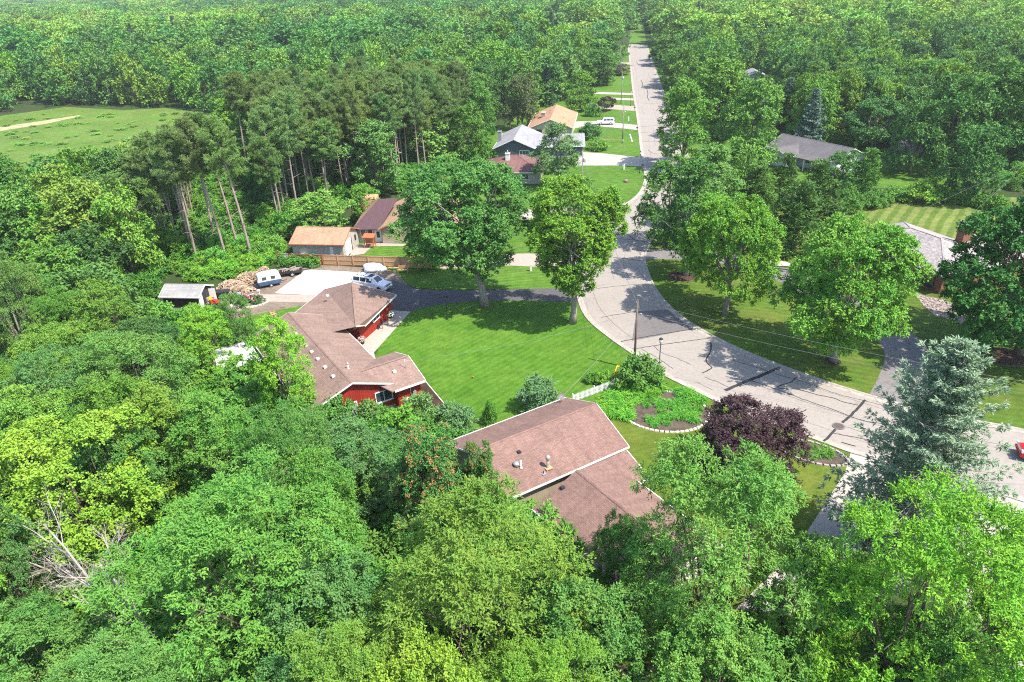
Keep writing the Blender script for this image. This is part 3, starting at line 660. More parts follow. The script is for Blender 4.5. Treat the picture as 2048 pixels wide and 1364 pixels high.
def spruce(name, seed, h=14, r=2.8, nw=26, nb=9, nseg=7, nn=5, L=.3, W=.075, dead=0.0, z0=.4, mat='needle', bark='bark', single=False, side=None, tr=.2, ragged=0.0):
    rs = np.random.RandomState(seed); lf = Leaves(); mb = MB()
    mb.tube([(0, 0, z) for z in np.linspace(-.15, h - .2, 6)], [tr * (1 - .92 * k / 5) for k in range(6)], 7)
    PP, AA, TT = [], [], []
    for w in range(nw):
        t = (w / (nw - 1)) ** .9; z = z0 + (h - z0) * t; ln = r * (1 - t) ** (.8 - ragged * .3) + .12
        for b in range(nb):
            a = 6.283 * (b + .8 * rs.rand()) / nb + w * .7; l = ln * rs.uniform(.65 - ragged * .3, 1.15 + ragged * .15); droop = -.25 + .75 * t
            pr = dead if side is None else dead * (1.35 if math.cos(a - side) > 0.1 else .35)
            isdead = rs.rand() < pr * (1.25 - t)
            d = np.array([math.cos(a), math.sin(a), droop]); sd = np.array([-math.sin(a), math.cos(a), 0]); s_ = np.array([0, 0, z + rs.uniform(-.15, .15)])
            f = lambda u: s_ + d * l * u + np.array([0, 0, .28 * l * u * u])
            if isdead or b % 3 == 0: mb.tube([f(0), f(.4), f(.75), f(1.0)], [.03, .022, .014, .006], 4, cap=False)
            if isdead:
                for k in range(7):
                    u = .3 + .65 * rs.rand(); q = f(u); e = q + (sd * rs.choice([-1, 1]) * .8 + d * .7 + np.array([0, 0, rs.uniform(-.3, .3)])) * l * .3 * (1.15 - u); mb.tube([q, e], [.012, .005], 3, cap=False)
                if rs.rand() < .6: continue
            m = max(3, int(nseg * (.4 + .8 * l / r)))
            for k in range(m):
                u = .12 + .88 * (k + rs.rand()) / m; wd = .34 * l * (1.08 - u) + .08
                for sgn in (-1, 0, 1):
                    for j in range(2):
                        v = rs.rand(); PP.append(f(u) + sd * sgn * wd * v + rs.randn(3) * .04 + np.array([0, 0, -.1 * v])); AA.append(d * .9 + sd * sgn * .9 + np.array([0, 0, -.05 + .2 * rs.rand()])); TT.append(.15 + .5 * u * rs.rand() + .2 * t)
    PP = np.array(PP); AA = nrm(np.array(AA)); k = len(PP); TT = np.array(TT)
    A = nrm(AA[:, None] * .9 + rs.randn(k, nn, 3) * .45); Nn = nrm(np.array([0, 0, 1.]) + rs.randn(k, nn, 3) * .5)
    lf.add((PP[:, None] + rs.randn(k, nn, 3) * .05).reshape(-1, 3), A.reshape(-1, 3), Nn.reshape(-1, 3), L * rs.uniform(.7, 1.2, k * nn), W, np.clip(TT[:, None] + .35 * rs.rand(k, nn), 0, 1).reshape(-1))
    return pack(name, lf, mb, bark, mat, single, h, r)
def dead_tree(name, seed, h=13):
    rs = np.random.RandomState(seed); mb = MB()
    def grow(p, d, l, rad, dep):
        n = 4; path = [p]; q = p.copy(); dd = d.copy()
        for k in range(n): dd = nrm(dd + rs.randn(3) * .09 + np.array([0, 0, .03])); q = q + dd * l / n; path.append(q)
        mb.tube(path, [rad * (1 - .6 * k / n) for k in range(n + 1)], 6 if dep < 2 else (4 if dep < 3 else 3), cap=dep == 0)
        if dep >= 4: return
        m = [9, 8, 6, 4][dep]
        for k in range(m):
            u = .25 + .75 * (k + rs.rand() * .8) / m; i = min(int(u * n), n - 1); s_ = path[i] + (path[i + 1] - path[i]) * (u * n - i)
            a = nrm(np.cross(dd, rs.randn(3))); nd = nrm(dd * .75 + a * .75 + np.array([0, 0, .12])); grow(s_, nd, l * rs.uniform(.38, .6) * (1.1 - .45 * u), rad * (1 - .6 * u) * .55, dep + 1)
    grow(np.array([0, 0, -.1]), nrm(np.array([-.14, .02, 1])), h * .62, .2, 0)
    grow(np.array([-.7, 0, h * .3]), nrm(np.array([-.5, 0, 1])), h * .55, .11, 1)
    return mb
def bush(name, seed, r=1.2, h=1.5, n=11, cr=.55, nsub=7, nsp=5, nlf=8, L=.17, W=.1, mat='leaf', single=False, bark='bark'):
    return broadleaf(name, seed, h, r, .05, n, cr, nsub, nsp, nlf, L, W, 'dome', tr=.05, nl=4, mat=mat, single=single, bark=bark, sprig=.14, inner=.45)
def lily(name, seed, r=.55, h=.7, n=90):
    rs = np.random.RandomState(seed); lf = Leaves()
    a = rs.uniform(0, 6.283, n); rr = r * .35 * np.sqrt(rs.rand(n)); P = np.stack([rr * np.cos(a), rr * np.sin(a), np.zeros(n)], 1)
    A = nrm(np.stack([np.cos(a) * .7, np.sin(a) * .7, .6 + .7 * rs.rand(n)], 1) + rs.randn(n, 3) * .25); lv = rs.rand(n)
    l = h * rs.uniform(.55, 1.0, n); up = np.tile([0, 0, 1.0], (n, 1)); lf.add(P, A, up, l, .055, lv)
    lf.add(P + A * l[:, None] * .75, A * .8 + np.stack([np.cos(a) * .5, np.sin(a) * .5, -.55 * np.ones(n)], 1), up, l * .8, .06, lv)
    return lf.mesh(name, ['leaf'])

S = {}
# near kinds, leaf by leaf
S['ash'] = broadleaf('ash', 1, 15, 6.0, 2.5, 44, 1.75, 12, 9, 14, .2, .075, 'oval', spread=.6, sub=.36)
S['ash2'] = broadleaf('ash_b', 2, 16, 6.2, 2.5, 46, 1.7, 12, 9, 14, .2, .075, 'oval', spread=.6, droop=.25, sub=.37)
S['maple'] = broadleaf('maple', 3, 13, 5.6, 2.2, 46, 1.55, 11, 8, 12, .17, .14, 'round', sq=.6, spread=.9, sub=.38)
S['oak'] = broadleaf('oak', 4, 12, 5.2, 2.0, 44, 1.5, 11, 8, 13, .16, .12, 'round', sq=.8, sub=.36)
S['locust'] = broadleaf('box_elder', 5, 14, 6.4, 2.5, 52, 1.6, 11, 8, 12, .17, .1, 'spread', sq=.55, bark='bark_grey', spread=.9, sub=.42)
S['loose'] = broadleaf('loose', 6, 12, 4.6, 1.6, 36, 1.3, 11, 8, 12, .18, .11, 'oval', spread=.8, sub=.4, inner=.4)
S['vase'] = broadleaf('vase_ash', 7, 18, 7.3, 5.0, 80, 1.65, 11, 8, 12, .26, .16, 'vase', tr=.42, bark='bark_grey', lean=(-2.3, 1.0), nl=6, sub=.38)
S['vase2'] = broadleaf('vase_ash_b', 8, 17.5, 6.0, 4.8, 54, 1.55, 11, 9, 12, .25, .155, 'vase', tr=.4, bark='bark_grey', lean=(.6, .8), nl=5, sub=.38, inner=.4)
S['lawn_tree'] = broadleaf('lawn_ash', 9, 13, 6.0, 3.2, 58, 1.5, 11, 9, 12, .23, .135, 'round', tr=.34, bark='bark_grey', lean=(.3, .5), sub=.38)
S['redtip'] = broadleaf('red_tip_maple', 10, 12, 4.3, 1.2, 42, 1.25, 11, 8, 13, .17, .12, 'oval', mat='leaf_tip', tips=.2, sub=.36)
S['purple'] = broadleaf('purple_maple', 11, 7.2, 4.6, .6, 40, 1.3, 11, 8, 12, .16, .12, 'dome', sq=.8, sub=.36)
S['dense'] = broadleaf('dense_maple', 13, 16, 8.4, 2.4, 84, 1.75, 11, 8, 11, .26, .2, 'round', sq=.65, spread=.9, tr=.4, sub=.38, inner=.25)
S['bluespruce'] = spruce('near_spruce', 12, 16, 5.2, 28, 11, 11, 5, .27, .08, dead=.68, z0=1.0, ragged=.7, side=-1.2, bark='bark_dead', tr=.28)
# middle distance
S['mA'] = broadleaf('mid_a', 21, 14, 5.2, 1.0, 30, 1.7, 8, 5, 8, .48, .28, 'oval', twig=False, sprig=.3)
S['mB'] = broadleaf('mid_b', 22, 15, 5.0, 1.0, 32, 1.6, 8, 5, 8, .48, .26, 'round', twig=False, sprig=.3)
S['mC'] = broadleaf('mid_c', 23, 13, 5.4, .8, 34, 1.55, 8, 5, 8, .44, .3, 'dome', sq=.6, twig=False, sprig=.3)
S['mD'] = broadleaf('mid_d', 24, 17, 5.0, 1.2, 36, 1.6, 8, 5, 8, .48, .26, 'oval', twig=False, sprig=.3)
S['mSpread'] = broadleaf('mid_spread', 25, 10, 6.0, 2.2, 36, 1.5, 9, 6, 9, .36, .22, 'spread', sq=.6, bark='bark_grey', sprig=.26)
S['birch'] = broadleaf('birch', 26, 14, 4.2, 2.6, 34, 1.2, 9, 6, 9, .28, .17, 'oval', bark='bark_birch', tr=.2, droop=.5, inner=.55, sub=.45, sprig=.26)
S['pf'] = pine('pine_front', 34, 23, 3.3, .66, W=.075, L=.4, nn=13, ntuft=10, snag=30, tr=.23); S['p1'] = pine('pine_a', 31, W=.075, L=.4, nn=13, ntuft=9); S['p2'] = pine('pine_b', 32, 21, 3.2, .64, W=.075, L=.4, nn=13, ntuft=9); S['p3'] = pine('pine_c', 33, 19, 3.6, .56, W=.075, L=.4, nn=13, ntuft=9)
S['s1'] = spruce('spruce_a', 41, 15, 3.0, 22, 8, 6, 3, .42, .15); S['s2'] = spruce('spruce_b', 42, 13, 2.6, 20, 8, 6, 3, .4, .15)
S['cedar'] = broadleaf('cedar', 43, 9, 2.0, .1, 46, .62, 8, 4, 7, .3, .11, 'cone', sq=1.3, spread=.4, droop=-.6, tr=.15, mat='needle', twig=False, inner=.2)
S['bushA'] = bush('bush_a', 51); S['bushB'] = bush('bush_b', 52, 1.3, 1.3, 10, .6, 7, 5, 7, .2, .12); S['bushC'] = bush('bush_c', 53, 1.1, 1.9, 10, .55, 7, 5, 7, .22, .08)
LILY = [lily('lily_%d' % k, 60 + k) for k in range(3)]
# far kinds, one mesh each, scattered as a wood
fk = dict(mat='leaf_i', single=True, twig=False, sprig=.45)
FAR = [broadleaf('far_a', 71, 14, 5.2, .4, 17, 2.1, 8, 3, 5, .85, .55, 'oval', **fk), broadleaf('far_b', 72, 13, 5.4, .4, 17, 2.1, 8, 3, 5, .85, .55, 'dome', **fk),
       broadleaf('far_c', 73, 16, 5.0, .4, 19, 2.0, 8, 3, 5, .85, .5, 'oval', **fk), broadleaf('far_d', 74, 15, 5.6, .4, 19, 2.1, 8, 3, 5, .85, .55, 'round', **fk),
       spruce('far_spruce', 75, 15, 2.8, 14, 6, 4, 2, .8, .3, mat='leaf_i', single=True), bush('far_bush', 76, 1.6, 2.2, 10, .8, 7, 5, 7, .22, .13, mat='leaf_i', single=True)]

def place(kind, loc, h, r, tint, rz, name, label, cat='tree', group=None):
    """one tree: an Empty at its foot with the parts trunk and crown"""
    s = S[kind]; o = thing(name, label, cat, (loc[0], loc[1], 0), rz, group); k, kz = r / s['r'], h / s['h']
    for part in ('trunk', 'crown'):
        c = bpy.data.objects.new(part, s[part]); link(c); c.parent = o; c.scale = (k, k, kz); c.color = (*tint, 1)
    return o
def ppm(p): return FPX / PX(p)[2]
def by_box(x0, y0, x1, y1, h):
    """foot and radius of a tree of height h whose crown spans x0..x1 and tops out at y0 in the photograph"""
    cx, cyy = (x0 + x1) / 2, (y0 + y1) / 2
    for _ in range(5):
        p = U(cx, cyy, h * .6); k = ppm(p); r = (x1 - x0) / 2 / k; v = p - _C; th = math.atan2(-v[2], v[1])
        cyy = y0 + k * math.sqrt((.46 * h * math.cos(th)) ** 2 + (min(r, .6 * h) * 1.0 * math.sin(th)) ** 2)
    return (p[0], p[1]), min(r, .62 * h)
GREEN = (0.075, 0.165, 0.026)
def jit(c, rs, k=.15):
    f = 1 + rs.uniform(-k, k); return (c[0] * f * (1 + rs.uniform(-k, k)), c[1] * f, c[2] * f * (1 + rs.uniform(-k, k)))
C_ASH = (0.082, 0.205, 0.032); C_YEL = (0.155, 0.272, 0.027); C_OLV = (0.105, 0.19, 0.026); C_FEA = (0.1, 0.222, 0.038); C_BRI = (0.125, 0.285, 0.024)
C_DRK = (0.06, 0.16, 0.038); C_BLU = (0.074, 0.175, 0.045); C_LOC = (0.088, 0.165, 0.034); C_MID = (0.072, 0.175, 0.034); C_DEEP = (0.03, 0.115, 0.02)
# (kind, box in the photograph, height, tint, name, label)
hero = [
 ('ash', (262, 930, 735, 1320), 14, C_ASH, 'ash_tree', 'big bushy mid-green ash, the broadest crown beside the bare dead tree'),
 ('maple', (-20, 800, 300, 1090), 13, C_YEL, 'maple_tree', 'yellow-green maple above the bare dead tree'),
 ('ash2', (745, 965, 1200, 1380), 15, C_OLV, 'oak_tree', 'large olive-green tree overhanging the corner of the rose-brown roof'),
 ('ash2', (1225, 885, 1640, 1380), 16, C_FEA, 'ash_tree', 'tall feathery ash in front of the purple maple and driveway'),
 ('ash', (1630, 965, 2070, 1390), 16, C_BRI, 'ash_tree', 'bright green ash in front of the ragged blue spruce'),
 ('oak', (500, 1110, 790, 1400), 10, C_BLU, 'oak_tree', 'dark bluish-green oak between the ash and the olive tree'),
 ('oak', (-90, 1215, 200, 1420), 8, C_MID, 'oak_tree', 'low green tree in front of the dead tree in the bottom corner'),
 ('maple', (735, 1290, 1010, 1480), 12, (0.16, 0.27, 0.03), 'maple_tree', 'yellowish leafy treetop cut by the bottom edge below the olive tree'),
 ('loose', (1000, 1150, 1280, 1420), 10, C_MID, 'oak_tree', 'shaded green tree under the eave of the rose-brown roof'),
 ('loose', (490, 640, 635, 880), 11, C_BRI, 'box_elder_tree', 'bright loose tree leaning over the red house roof and white canopy'),
 ('loose', (350, 615, 470, 800), 9, (0.12, 0.27, 0.025), 'box_elder_tree', 'bright green tree in front of the brown shed'),
 ('oak', (430, 590, 515, 715), 8, C_MID, 'maple_tree', 'small dark round tree beside the fire pit lawn'),
 ('locust', (130, 650, 375, 900), 12, (0.09, 0.195, 0.036), 'box_elder_tree', 'broad green tree with yellowish seeds, in front of the shed'),
 ('locust', (50, 345, 360, 690), 14, C_LOC, 'box_elder_tree', 'wide flat-layered olive tree whose branches reach the shed roof'),
 ('locust', (-70, 500, 110, 790), 14, C_LOC, 'box_elder_tree', 'layered olive tree cut by the picture edge beyond the yellow maple'),
 ('locust', (0, 690, 220, 850), 11, C_BLU, 'box_elder_tree', 'dark layered tree directly behind the yellow-green maple'),
 ('ash', (480, 800, 700, 1010), 11, C_MID, 'ash_tree', 'green tree in front of the red house gable corner'),
 ('oak', (600, 835, 800, 1010), 8, (0.072, 0.165, 0.05), 'apple_tree', 'greyish-green tree below the red gable wall'),
 ('loose', (560, 905, 740, 1130), 12, C_ASH, 'ash_tree', 'slim bright ash standing between the big ash and the red-tipped maple'),
 ('redtip', (775, 845, 945, 1060), 11, C_DRK, 'maple_tree', 'dark maple with orange-red young shoots beside the rose-brown roof'),
 ('redtip', (915, 880, 1005, 1030), 9, C_DRK, 'maple_tree', 'narrow dark maple with few red shoots touching the rose-brown roof'),
 ('oak', (-60, 1000, 80, 1180), 11, C_BLU, 'oak_tree', 'bluish oak at the picture edge beside the dead tree'),
 ('loose', (130, 840, 330, 1010), 10, C_MID, 'box_elder_tree', 'mid-green tree between the yellow maple and the seedy box elder'),
 ('loose', (330, 790, 520, 960), 10, C_ASH, 'box_elder_tree', 'shaded tree below the white canopy'),
 ('oak', (1510, 1085, 1730, 1400), 11, C_FEA, 'ash_tree', 'shaded tree filling the gap between the feathery and the bright ash'),
 ('loose', (1950, 1040, 2120, 1300), 11, C_BRI, 'ash_tree', 'light tree cut by the picture edge below the red car'),
 ('oak', (1760, 1230, 2000, 1450), 9, C_ASH, 'ash_tree', 'tree under the bright ash along the bottom edge'),
 ('oak', (1290, 1230, 1560, 1450), 9, C_FEA, 'ash_tree', 'tree under the feathery ash along the bottom edge'),
 ('oak', (1930, 1150, 2110, 1400), 9, C_FEA, 'ash_tree', 'thin tree over the pale driveway in the bottom corner'),
 ('oak', (1175, 1040, 1300, 1180), 9, C_MID, 'maple_tree', 'small tree leaning over the eave of the rose-brown roof'),
]
rs0 = np.random.RandomState(5)
for kind, bx, h, tint, nm, lab in hero:
    p, r = by_box(*bx, h); place(kind, p, h, r * 1.02, tint, rs0.uniform(0, 6.28), nm, lab)
def by_base(bx, by, topy):
    p = G(bx, by); d = _F - _U * 0
    z = 0
    for _ in range(40):
        if PX((p[0], p[1], z))[1] <= topy: break
        z += .5
    return p, z
# trees on the lawns, feet in view
place('vase', G(970, 612), 17.8, 9.0, (0.068, 0.18, 0.038), 0.0, 'ash_tree', 'large dark green vase-shaped ash on the front lawn beside the driveway lamp post')
place('vase2', G(1145, 646), 17.2, 6.6, (0.105, 0.215, 0.022), 0.4, 'ash_tree', 'open yellow-green ash with pale trunk at the kerb by the driveway mouth')
place('lawn_tree', G(1450, 628), 14.6, 6.2, (0.11, 0.245, 0.026), 1.0, 'ash_tree', 'bright ash with knobbly grey trunk on the lawn inside the road bend')
place('lawn_tree', (35.9, 67.6), 15.6, 7.3, (0.1, 0.235, 0.028), 3.2, 'ash_tree', 'big bright ash in front of the grey shake roof')
place('dense', (56.6, 67.6), 17.5, 9.0, (0.038, 0.135, 0.024), 2.0, 'maple_tree', 'dense deep-green maple in a mulch ring at the picture edge')
place('birch', G(1372, 552), 15.5, 5.0, (0.06, 0.15, 0.03), 0.6, 'birch_tree', 'dark leafy white-barked birch clump in the mulch ring')
place('purple', (19.9, 48.5), 6.4, 4.9, (0.05, 0.027, 0.031), 0.5, 'maple_tree', 'dark purple-leaved maple beside the round flower bed')
place('bluespruce', (28.0, 37.6), 18.3, 6.2, (0.165, 0.235, 0.15), 0.0, 'spruce_tree', 'ragged blue spruce with bare grey branches in front of the road')
dt = thing('dead_tree', 'leafless dead tree with pale bare branches among green crowns', 'tree', (-24.0, 31.2, 0)); dead_tree('dead', 3, 15.5).build('trunk', 'bark_dead', dt)
dt = thing('dead_tree', 'short leafless snag with bent pale limbs beside the taller dead tree', 'tree', (-31.5, 37.0, 0), 1.2)
o = dead_tree('dead', 9, 8.5).build('trunk', 'bark_dead', dt)
mid_hero = [
 ('mD', (1318, 165, 1425, 345), 17, (0.098, 0.215, 0.03), 'cottonwood_tree', 'tall green cottonwood standing nearest the straight far road'),
 ('mD', (1385, 122, 1495, 300), 18, (0.105, 0.22, 0.03), 'cottonwood_tree', 'tallest cottonwood, in the middle of the three beside the far road'),
 ('mD', (1455, 165, 1560, 320), 17, (0.1, 0.215, 0.036), 'cottonwood_tree', 'cottonwood beside the blue spruces, outermost of the three'),
 ('birch', (1350, 290, 1480, 430), 13, (0.095, 0.2, 0.04), 'birch_tree', 'pale-stemmed light birch behind the arborvitae row'),
 ('mB', (1430, 280, 1540, 420), 12, (0.1, 0.215, 0.034), 'ash_tree', 'light green round tree in front of the white house porch'),
 ('mB', (1285, 320, 1395, 470), 13, (0.07, 0.17, 0.03), 'birch_tree', 'dark green tree overhanging the road bend behind the birch clump'),
 ('cedar', (1540, 365, 1645, 560), 10, (0.055, 0.125, 0.022), 'arborvitae_tree', 'front dark arborvitae of the clump behind the boat'),
 ('cedar', (1590, 325, 1685, 500), 10, (0.06, 0.13, 0.024), 'arborvitae_tree', 'arborvitae at the lawn end of the dark clump'),
 ('cedar', (1470, 330, 1560, 470), 9, (0.065, 0.14, 0.024), 'arborvitae_tree', 'arborvitae at the road end of the dark clump'),
 ('cedar', (1535, 310, 1600, 440), 9, (0.06, 0.13, 0.022), 'arborvitae_tree', 'rear arborvitae between the two taller ones of the clump'),
 ('s1', (1545, 155, 1605, 285), 14, (0.11, 0.18, 0.135), 'spruce_tree', 'blue spruce behind the white house, on the road side'),
 ('s1', (1590, 175, 1660, 345), 14, (0.12, 0.195, 0.15), 'spruce_tree', 'tall blue-grey spruce in front of the white house roof'),
 ('mSpread', (1650, 200, 1855, 345), 11, (0.062, 0.16, 0.04), 'apple_tree', 'wide spreading dark tree beside the white house'),
 ('mA', (1650, 300, 1715, 420), 8, (0.055, 0.15, 0.03), 'maple_tree', 'small slim tree with a straight stem by the white house wall'),
 ('cedar', (1700, 300, 1765, 420), 8, (0.07, 0.17, 0.026), 'maple_tree', 'narrow upright tree at the end of the striped lawn'),
 ('mA', (1850, 150, 1985, 390), 18, (0.055, 0.145, 0.028), 'maple_tree', 'tall dark tree behind the clipped hedge'),
 ('mB', (1945, 130, 2090, 390), 19, (0.07, 0.17, 0.03), 'maple_tree', 'tall tree at the picture edge behind the clipped hedge'),
 ('mC', (1790, 190, 1890, 330), 15, (0.06, 0.15, 0.03), 'maple_tree', 'dark tree between the spreading apple and the clipped hedge'),
 ('mA', (1900, 250, 2010, 400), 13, (0.05, 0.14, 0.03), 'maple_tree', 'shaded tree low behind the end of the clipped hedge'),
 ('mA', (1490, 45, 1610, 175), 15, (0.052, 0.135, 0.024), 'maple_tree', 'big dark round maple behind the far white house'),
 ('mC', (800, 225, 935, 345), 11, (0.145, 0.27, 0.055), 'maple_tree', 'pale round tree standing in front of the pine grove'),
 ('mD', (925, 90, 1030, 250), 16, (0.105, 0.225, 0.03), 'cottonwood_tree', 'tall light green tree behind the blue-grey roof house'),
 ('s1', (1075, 115, 1112, 205), 14, (0.07, 0.13, 0.085), 'spruce_tree', 'wider blue spruce of the pair behind the peach roof'),
 ('s2', (1108, 112, 1137, 195), 13, (0.07, 0.13, 0.085), 'spruce_tree', 'slimmer blue spruce of the pair behind the peach roof'),
 ('mB', (1130, 145, 1190, 240), 11, (0.105, 0.215, 0.024), 'maple_tree', 'bright maple beside the peach roof gable'),
 ('birch', (1065, 250, 1165, 355), 12, (0.1, 0.185, 0.06), 'birch_tree', 'thin grey-green birch in front of the blue-grey roof'),
 ('mA', (1010, 150, 1075, 235), 14, (0.08, 0.11, 0.04), 'pine_tree', 'brownish-green tree behind the peach roof'),
 ('mB', (585, 385, 695, 470), 7, (0.125, 0.255, 0.045), 'apple_tree', 'round light green tree behind the tan-roofed garage'),
 ('mA', (700, 365, 755, 440), 7, (0.1, 0.24, 0.03), 'maple_tree', 'small bright tree between the pines and the plum metal roof'),
 ('mA', (810, 450, 905, 530), 6, (0.1, 0.225, 0.03), 'lilac_bush', 'bright shrub tree against the tan brick wall'),
 ('mB', (1165, 100, 1235, 190), 12, (0.07, 0.17, 0.03), 'maple_tree', 'dark maple at the lawn edge before the far utility poles'),
 ('mA', (1195, 60, 1255, 130), 14, (0.075, 0.175, 0.03), 'maple_tree', 'roadside maple at the far end of the straight road, lawn side'),
 ('s2', (1190, 90, 1225, 165), 13, (0.06, 0.11, 0.06), 'spruce_tree', 'dark spruce among the roadside trees beyond the bronze tree'),
 ('mB', (1130, 70, 1195, 140), 13, (0.085, 0.19, 0.032), 'maple_tree', 'green maple behind the roadside spruce'),
 ('mC', (1300, 70, 1370, 135), 12, (0.095, 0.2, 0.03), 'maple_tree', 'roadside maple at the far end of the straight road, opposite the poles'),
 ('mA', (1320, 95, 1400, 175), 13, (0.085, 0.19, 0.03), 'maple_tree', 'round green tree just beyond the cottonwood'),
 ('mD', (1290, 20, 1340, 90), 13, (0.1, 0.21, 0.035), 'ash_tree', 'ash beside the strip of grass at the end of the road'),
 ('mA', (1225, 18, 1266, 85), 13, (0.09, 0.2, 0.03), 'ash_tree', 'tree closing over the road end on the pole side'),
 ('mB', (1135, 360, 1200, 420), 8, (0.09, 0.2, 0.03), 'maple_tree', 'green tree behind the open yellow-green ash'),
]
for kind, bx, h, tint, nm, lab in mid_hero:
    p, r = by_box(*bx, h); place(kind, p, h, r * 1.05, tint, rs0.uniform(0, 6.28), nm, lab)
# shrubs
def shrub(kind, px, r, h, tint, lab, name='bush', cat='bush', grp=None): return place(kind, G(*px), h, r, tint, rs0.uniform(0, 6.28), name, lab, cat, grp)
shrub('bushA', (1277, 770), 2.3, 2.9, (0.075, 0.175, 0.03), 'large round bush around the foot of the utility pole')
shrub('bushC', (1076, 818), 1.9, 3.0, (0.085, 0.17, 0.07), 'grey-green shrub on the front lawn behind the satellite dish')
shrub('bushA', (1186, 764), .75, 1.1, (0.09, 0.22, 0.03), 'small round shrub beside the white picket fence')
shrub('bushA', (1207, 765), .9, 1.2, (0.13, 0.27, 0.03), 'leafy plant at the foot of the yellow guy guards')
shrub('bushC', (915, 870), 1.9, 2.9, (0.08, 0.165, 0.06), 'grey-green shrub between the planter and the rose-brown roof')
shrub('bushC', (845, 850), 1.7, 2.8, (0.09, 0.19, 0.05), 'loose shrub below the long dark planter')
shrub('bushA', (800, 843), 1.1, 1.4, (0.095, 0.2, 0.045), 'shrub against the red gable wall below the window')
shrub('bushB', (745, 850), 1.5, 2.0, (0.095, 0.2, 0.05), 'tall shrub in front of the pale door in the red gable')
shrub('bushB', (690, 858), 1.7, 2.6, (0.08, 0.185, 0.04), 'tall shrub under the rake of the red gable')
shrub('bushA', (1194, 300), 2.3, 2.4, (0.12, 0.26, 0.03), 'bright round shrub beside the broad white driveway')
shrub('bushA', (1180, 275), 3.2, 3.2, (0.055, 0.15, 0.03), 'dark round bush beside the parked far car')
shrub('mSpread', (1212, 222), 3.0, 4.0, (0.06, 0.05, 0.025), 'bronze-leaved small tree on the far front lawn', 'crabapple_tree', 'tree')
shrub('bushA', (1186, 232), 2.2, 3.2, (0.075, 0.19, 0.03), 'round bush under the bronze-leaved tree')
shrub('mA', (1240, 150), 4.0, 4.2, (0.11, 0.1, 0.075), 'greyish round tree beside the far utility pole', 'crabapple_tree', 'tree')
shrub('bushA', (1845, 402), 3.2, 3.4, (0.14, 0.27, 0.03), 'yellow-green small tree behind the striped lawn', 'sumac_tree', 'tree')
shrub('bushC', (1788, 400), 2.4, 2.1, (0.09, 0.21, 0.03), 'round bush behind the striped lawn, nearest the white house')
shrub('bushC', (1890, 395), 2.0, 2.6, (0.09, 0.17, 0.07), 'grey-green bush beside the yellow-green small tree')
for k in range(9): shrub('bushB', (1893 + k * 13, 402 + k * 2.2), 1.7, 1.7, (0.1, 0.23, 0.03), 'bush of the low clipped hedge behind the striped lawn', 'hedge_bush', 'bush', 'hedge behind the striped lawn')
for k, (x, y) in enumerate([(1735, 415), (1760, 412), (1700, 425), (1690, 400)]): shrub('bushA', (x, y), 1.9, 2.3, (0.08, 0.2, 0.03), 'bush in the row between the white house and the striped lawn', 'bush', 'bush', 'bushes at the end of the striped lawn')
for k, (x, y) in enumerate([(965, 300), (975, 320), (960, 345), (1000, 350), (945, 330)]): shrub('bushB', (x, y), 2.0, 2.4, (0.08, 0.19, 0.03), 'bush beside the blue-grey house and the mauve roof', 'bush', 'bush', 'bushes by the mauve roof')
for k, (x, y) in enumerate([(590, 531), (570, 528), (610, 530), (628, 532)]): shrub('bushB', (x, y), 1.3, 1.2, (0.075, 0.2, 0.03), 'leafy weed clump growing along the wooden fence foot', 'bush', 'bush', 'weeds at the wooden fence')

# ------------------------------------------------------------------ woods
def inside(p, poly):
    x, y = p; c = False; n = len(poly)
    for i in range(n):
        x1, y1 = poly[i]; x2, y2 = poly[(i + 1) % n]
        if (y1 > y) != (y2 > y) and x < (x2 - x1) * (y - y1) / (y2 - y1) + x1: c = not c
    return c
VIS = [[(318, 562), (430, 562), (520, 536), (560, 500), (585, 452), (705, 450), (712, 420), (730, 398), (770, 398), (800, 420), (1000, 420), (1000, 330), (965, 332), (985, 295), (1040, 245), (1110, 205), (1160, 222), (1192, 200), (1228, 140), (1244, 85), (1262, 78), (1262, 48), (1290, 48), (1292, 85), (1308, 90), (1345, 290), (1350, 340), (1300, 400), (1290, 480), (1300, 520), (1420, 560), (1600, 560), (1680, 420), (1680, 380), (1710, 330), (1790, 305), (1850, 305), (2000, 395), (1990, 420), (1960, 440), (2000, 600), (2060, 620), (2060, 870), (1800, 860), (1720, 930), (1640, 1050), (1380, 1000), (1330, 1080), (1200, 1150), (1050, 1000), (920, 880), (700, 830), (600, 830), (590, 700), (600, 640), (500, 640), (320, 620)],
       [(-20, 250), (0, 240), (130, 222), (380, 226), (400, 238), (310, 262), (250, 290), (150, 300), (-20, 305)], [(1545, 285), (1595, 268), (1640, 300), (1640, 335), (1570, 335)], [(1488, 132), (1522, 132), (1522, 165), (1488, 165)], [(1530, 195), (1560, 195), (1560, 225), (1530, 225)], [(440, 690), (505, 680), (505, 790), (450, 790)], [(30, 188), (90, 188), (98, 228), (35, 232)], [(1795, 290), (1840, 290), (1840, 300), (1795, 300)], [(85, 985), (240, 985), (255, 1250), (110, 1250)], [(385, 330), (515, 300), (520, 530), (400, 545)], [(690, 770), (840, 760), (845, 840), (700, 840)], [(316, 560), (425, 560), (420, 605), (400, 628), (325, 630)]]
VIS_BB = [(min(p[0] for p in v), min(p[1] for p in v), max(p[0] for p in v), max(p[1] for p in v)) for v in VIS]
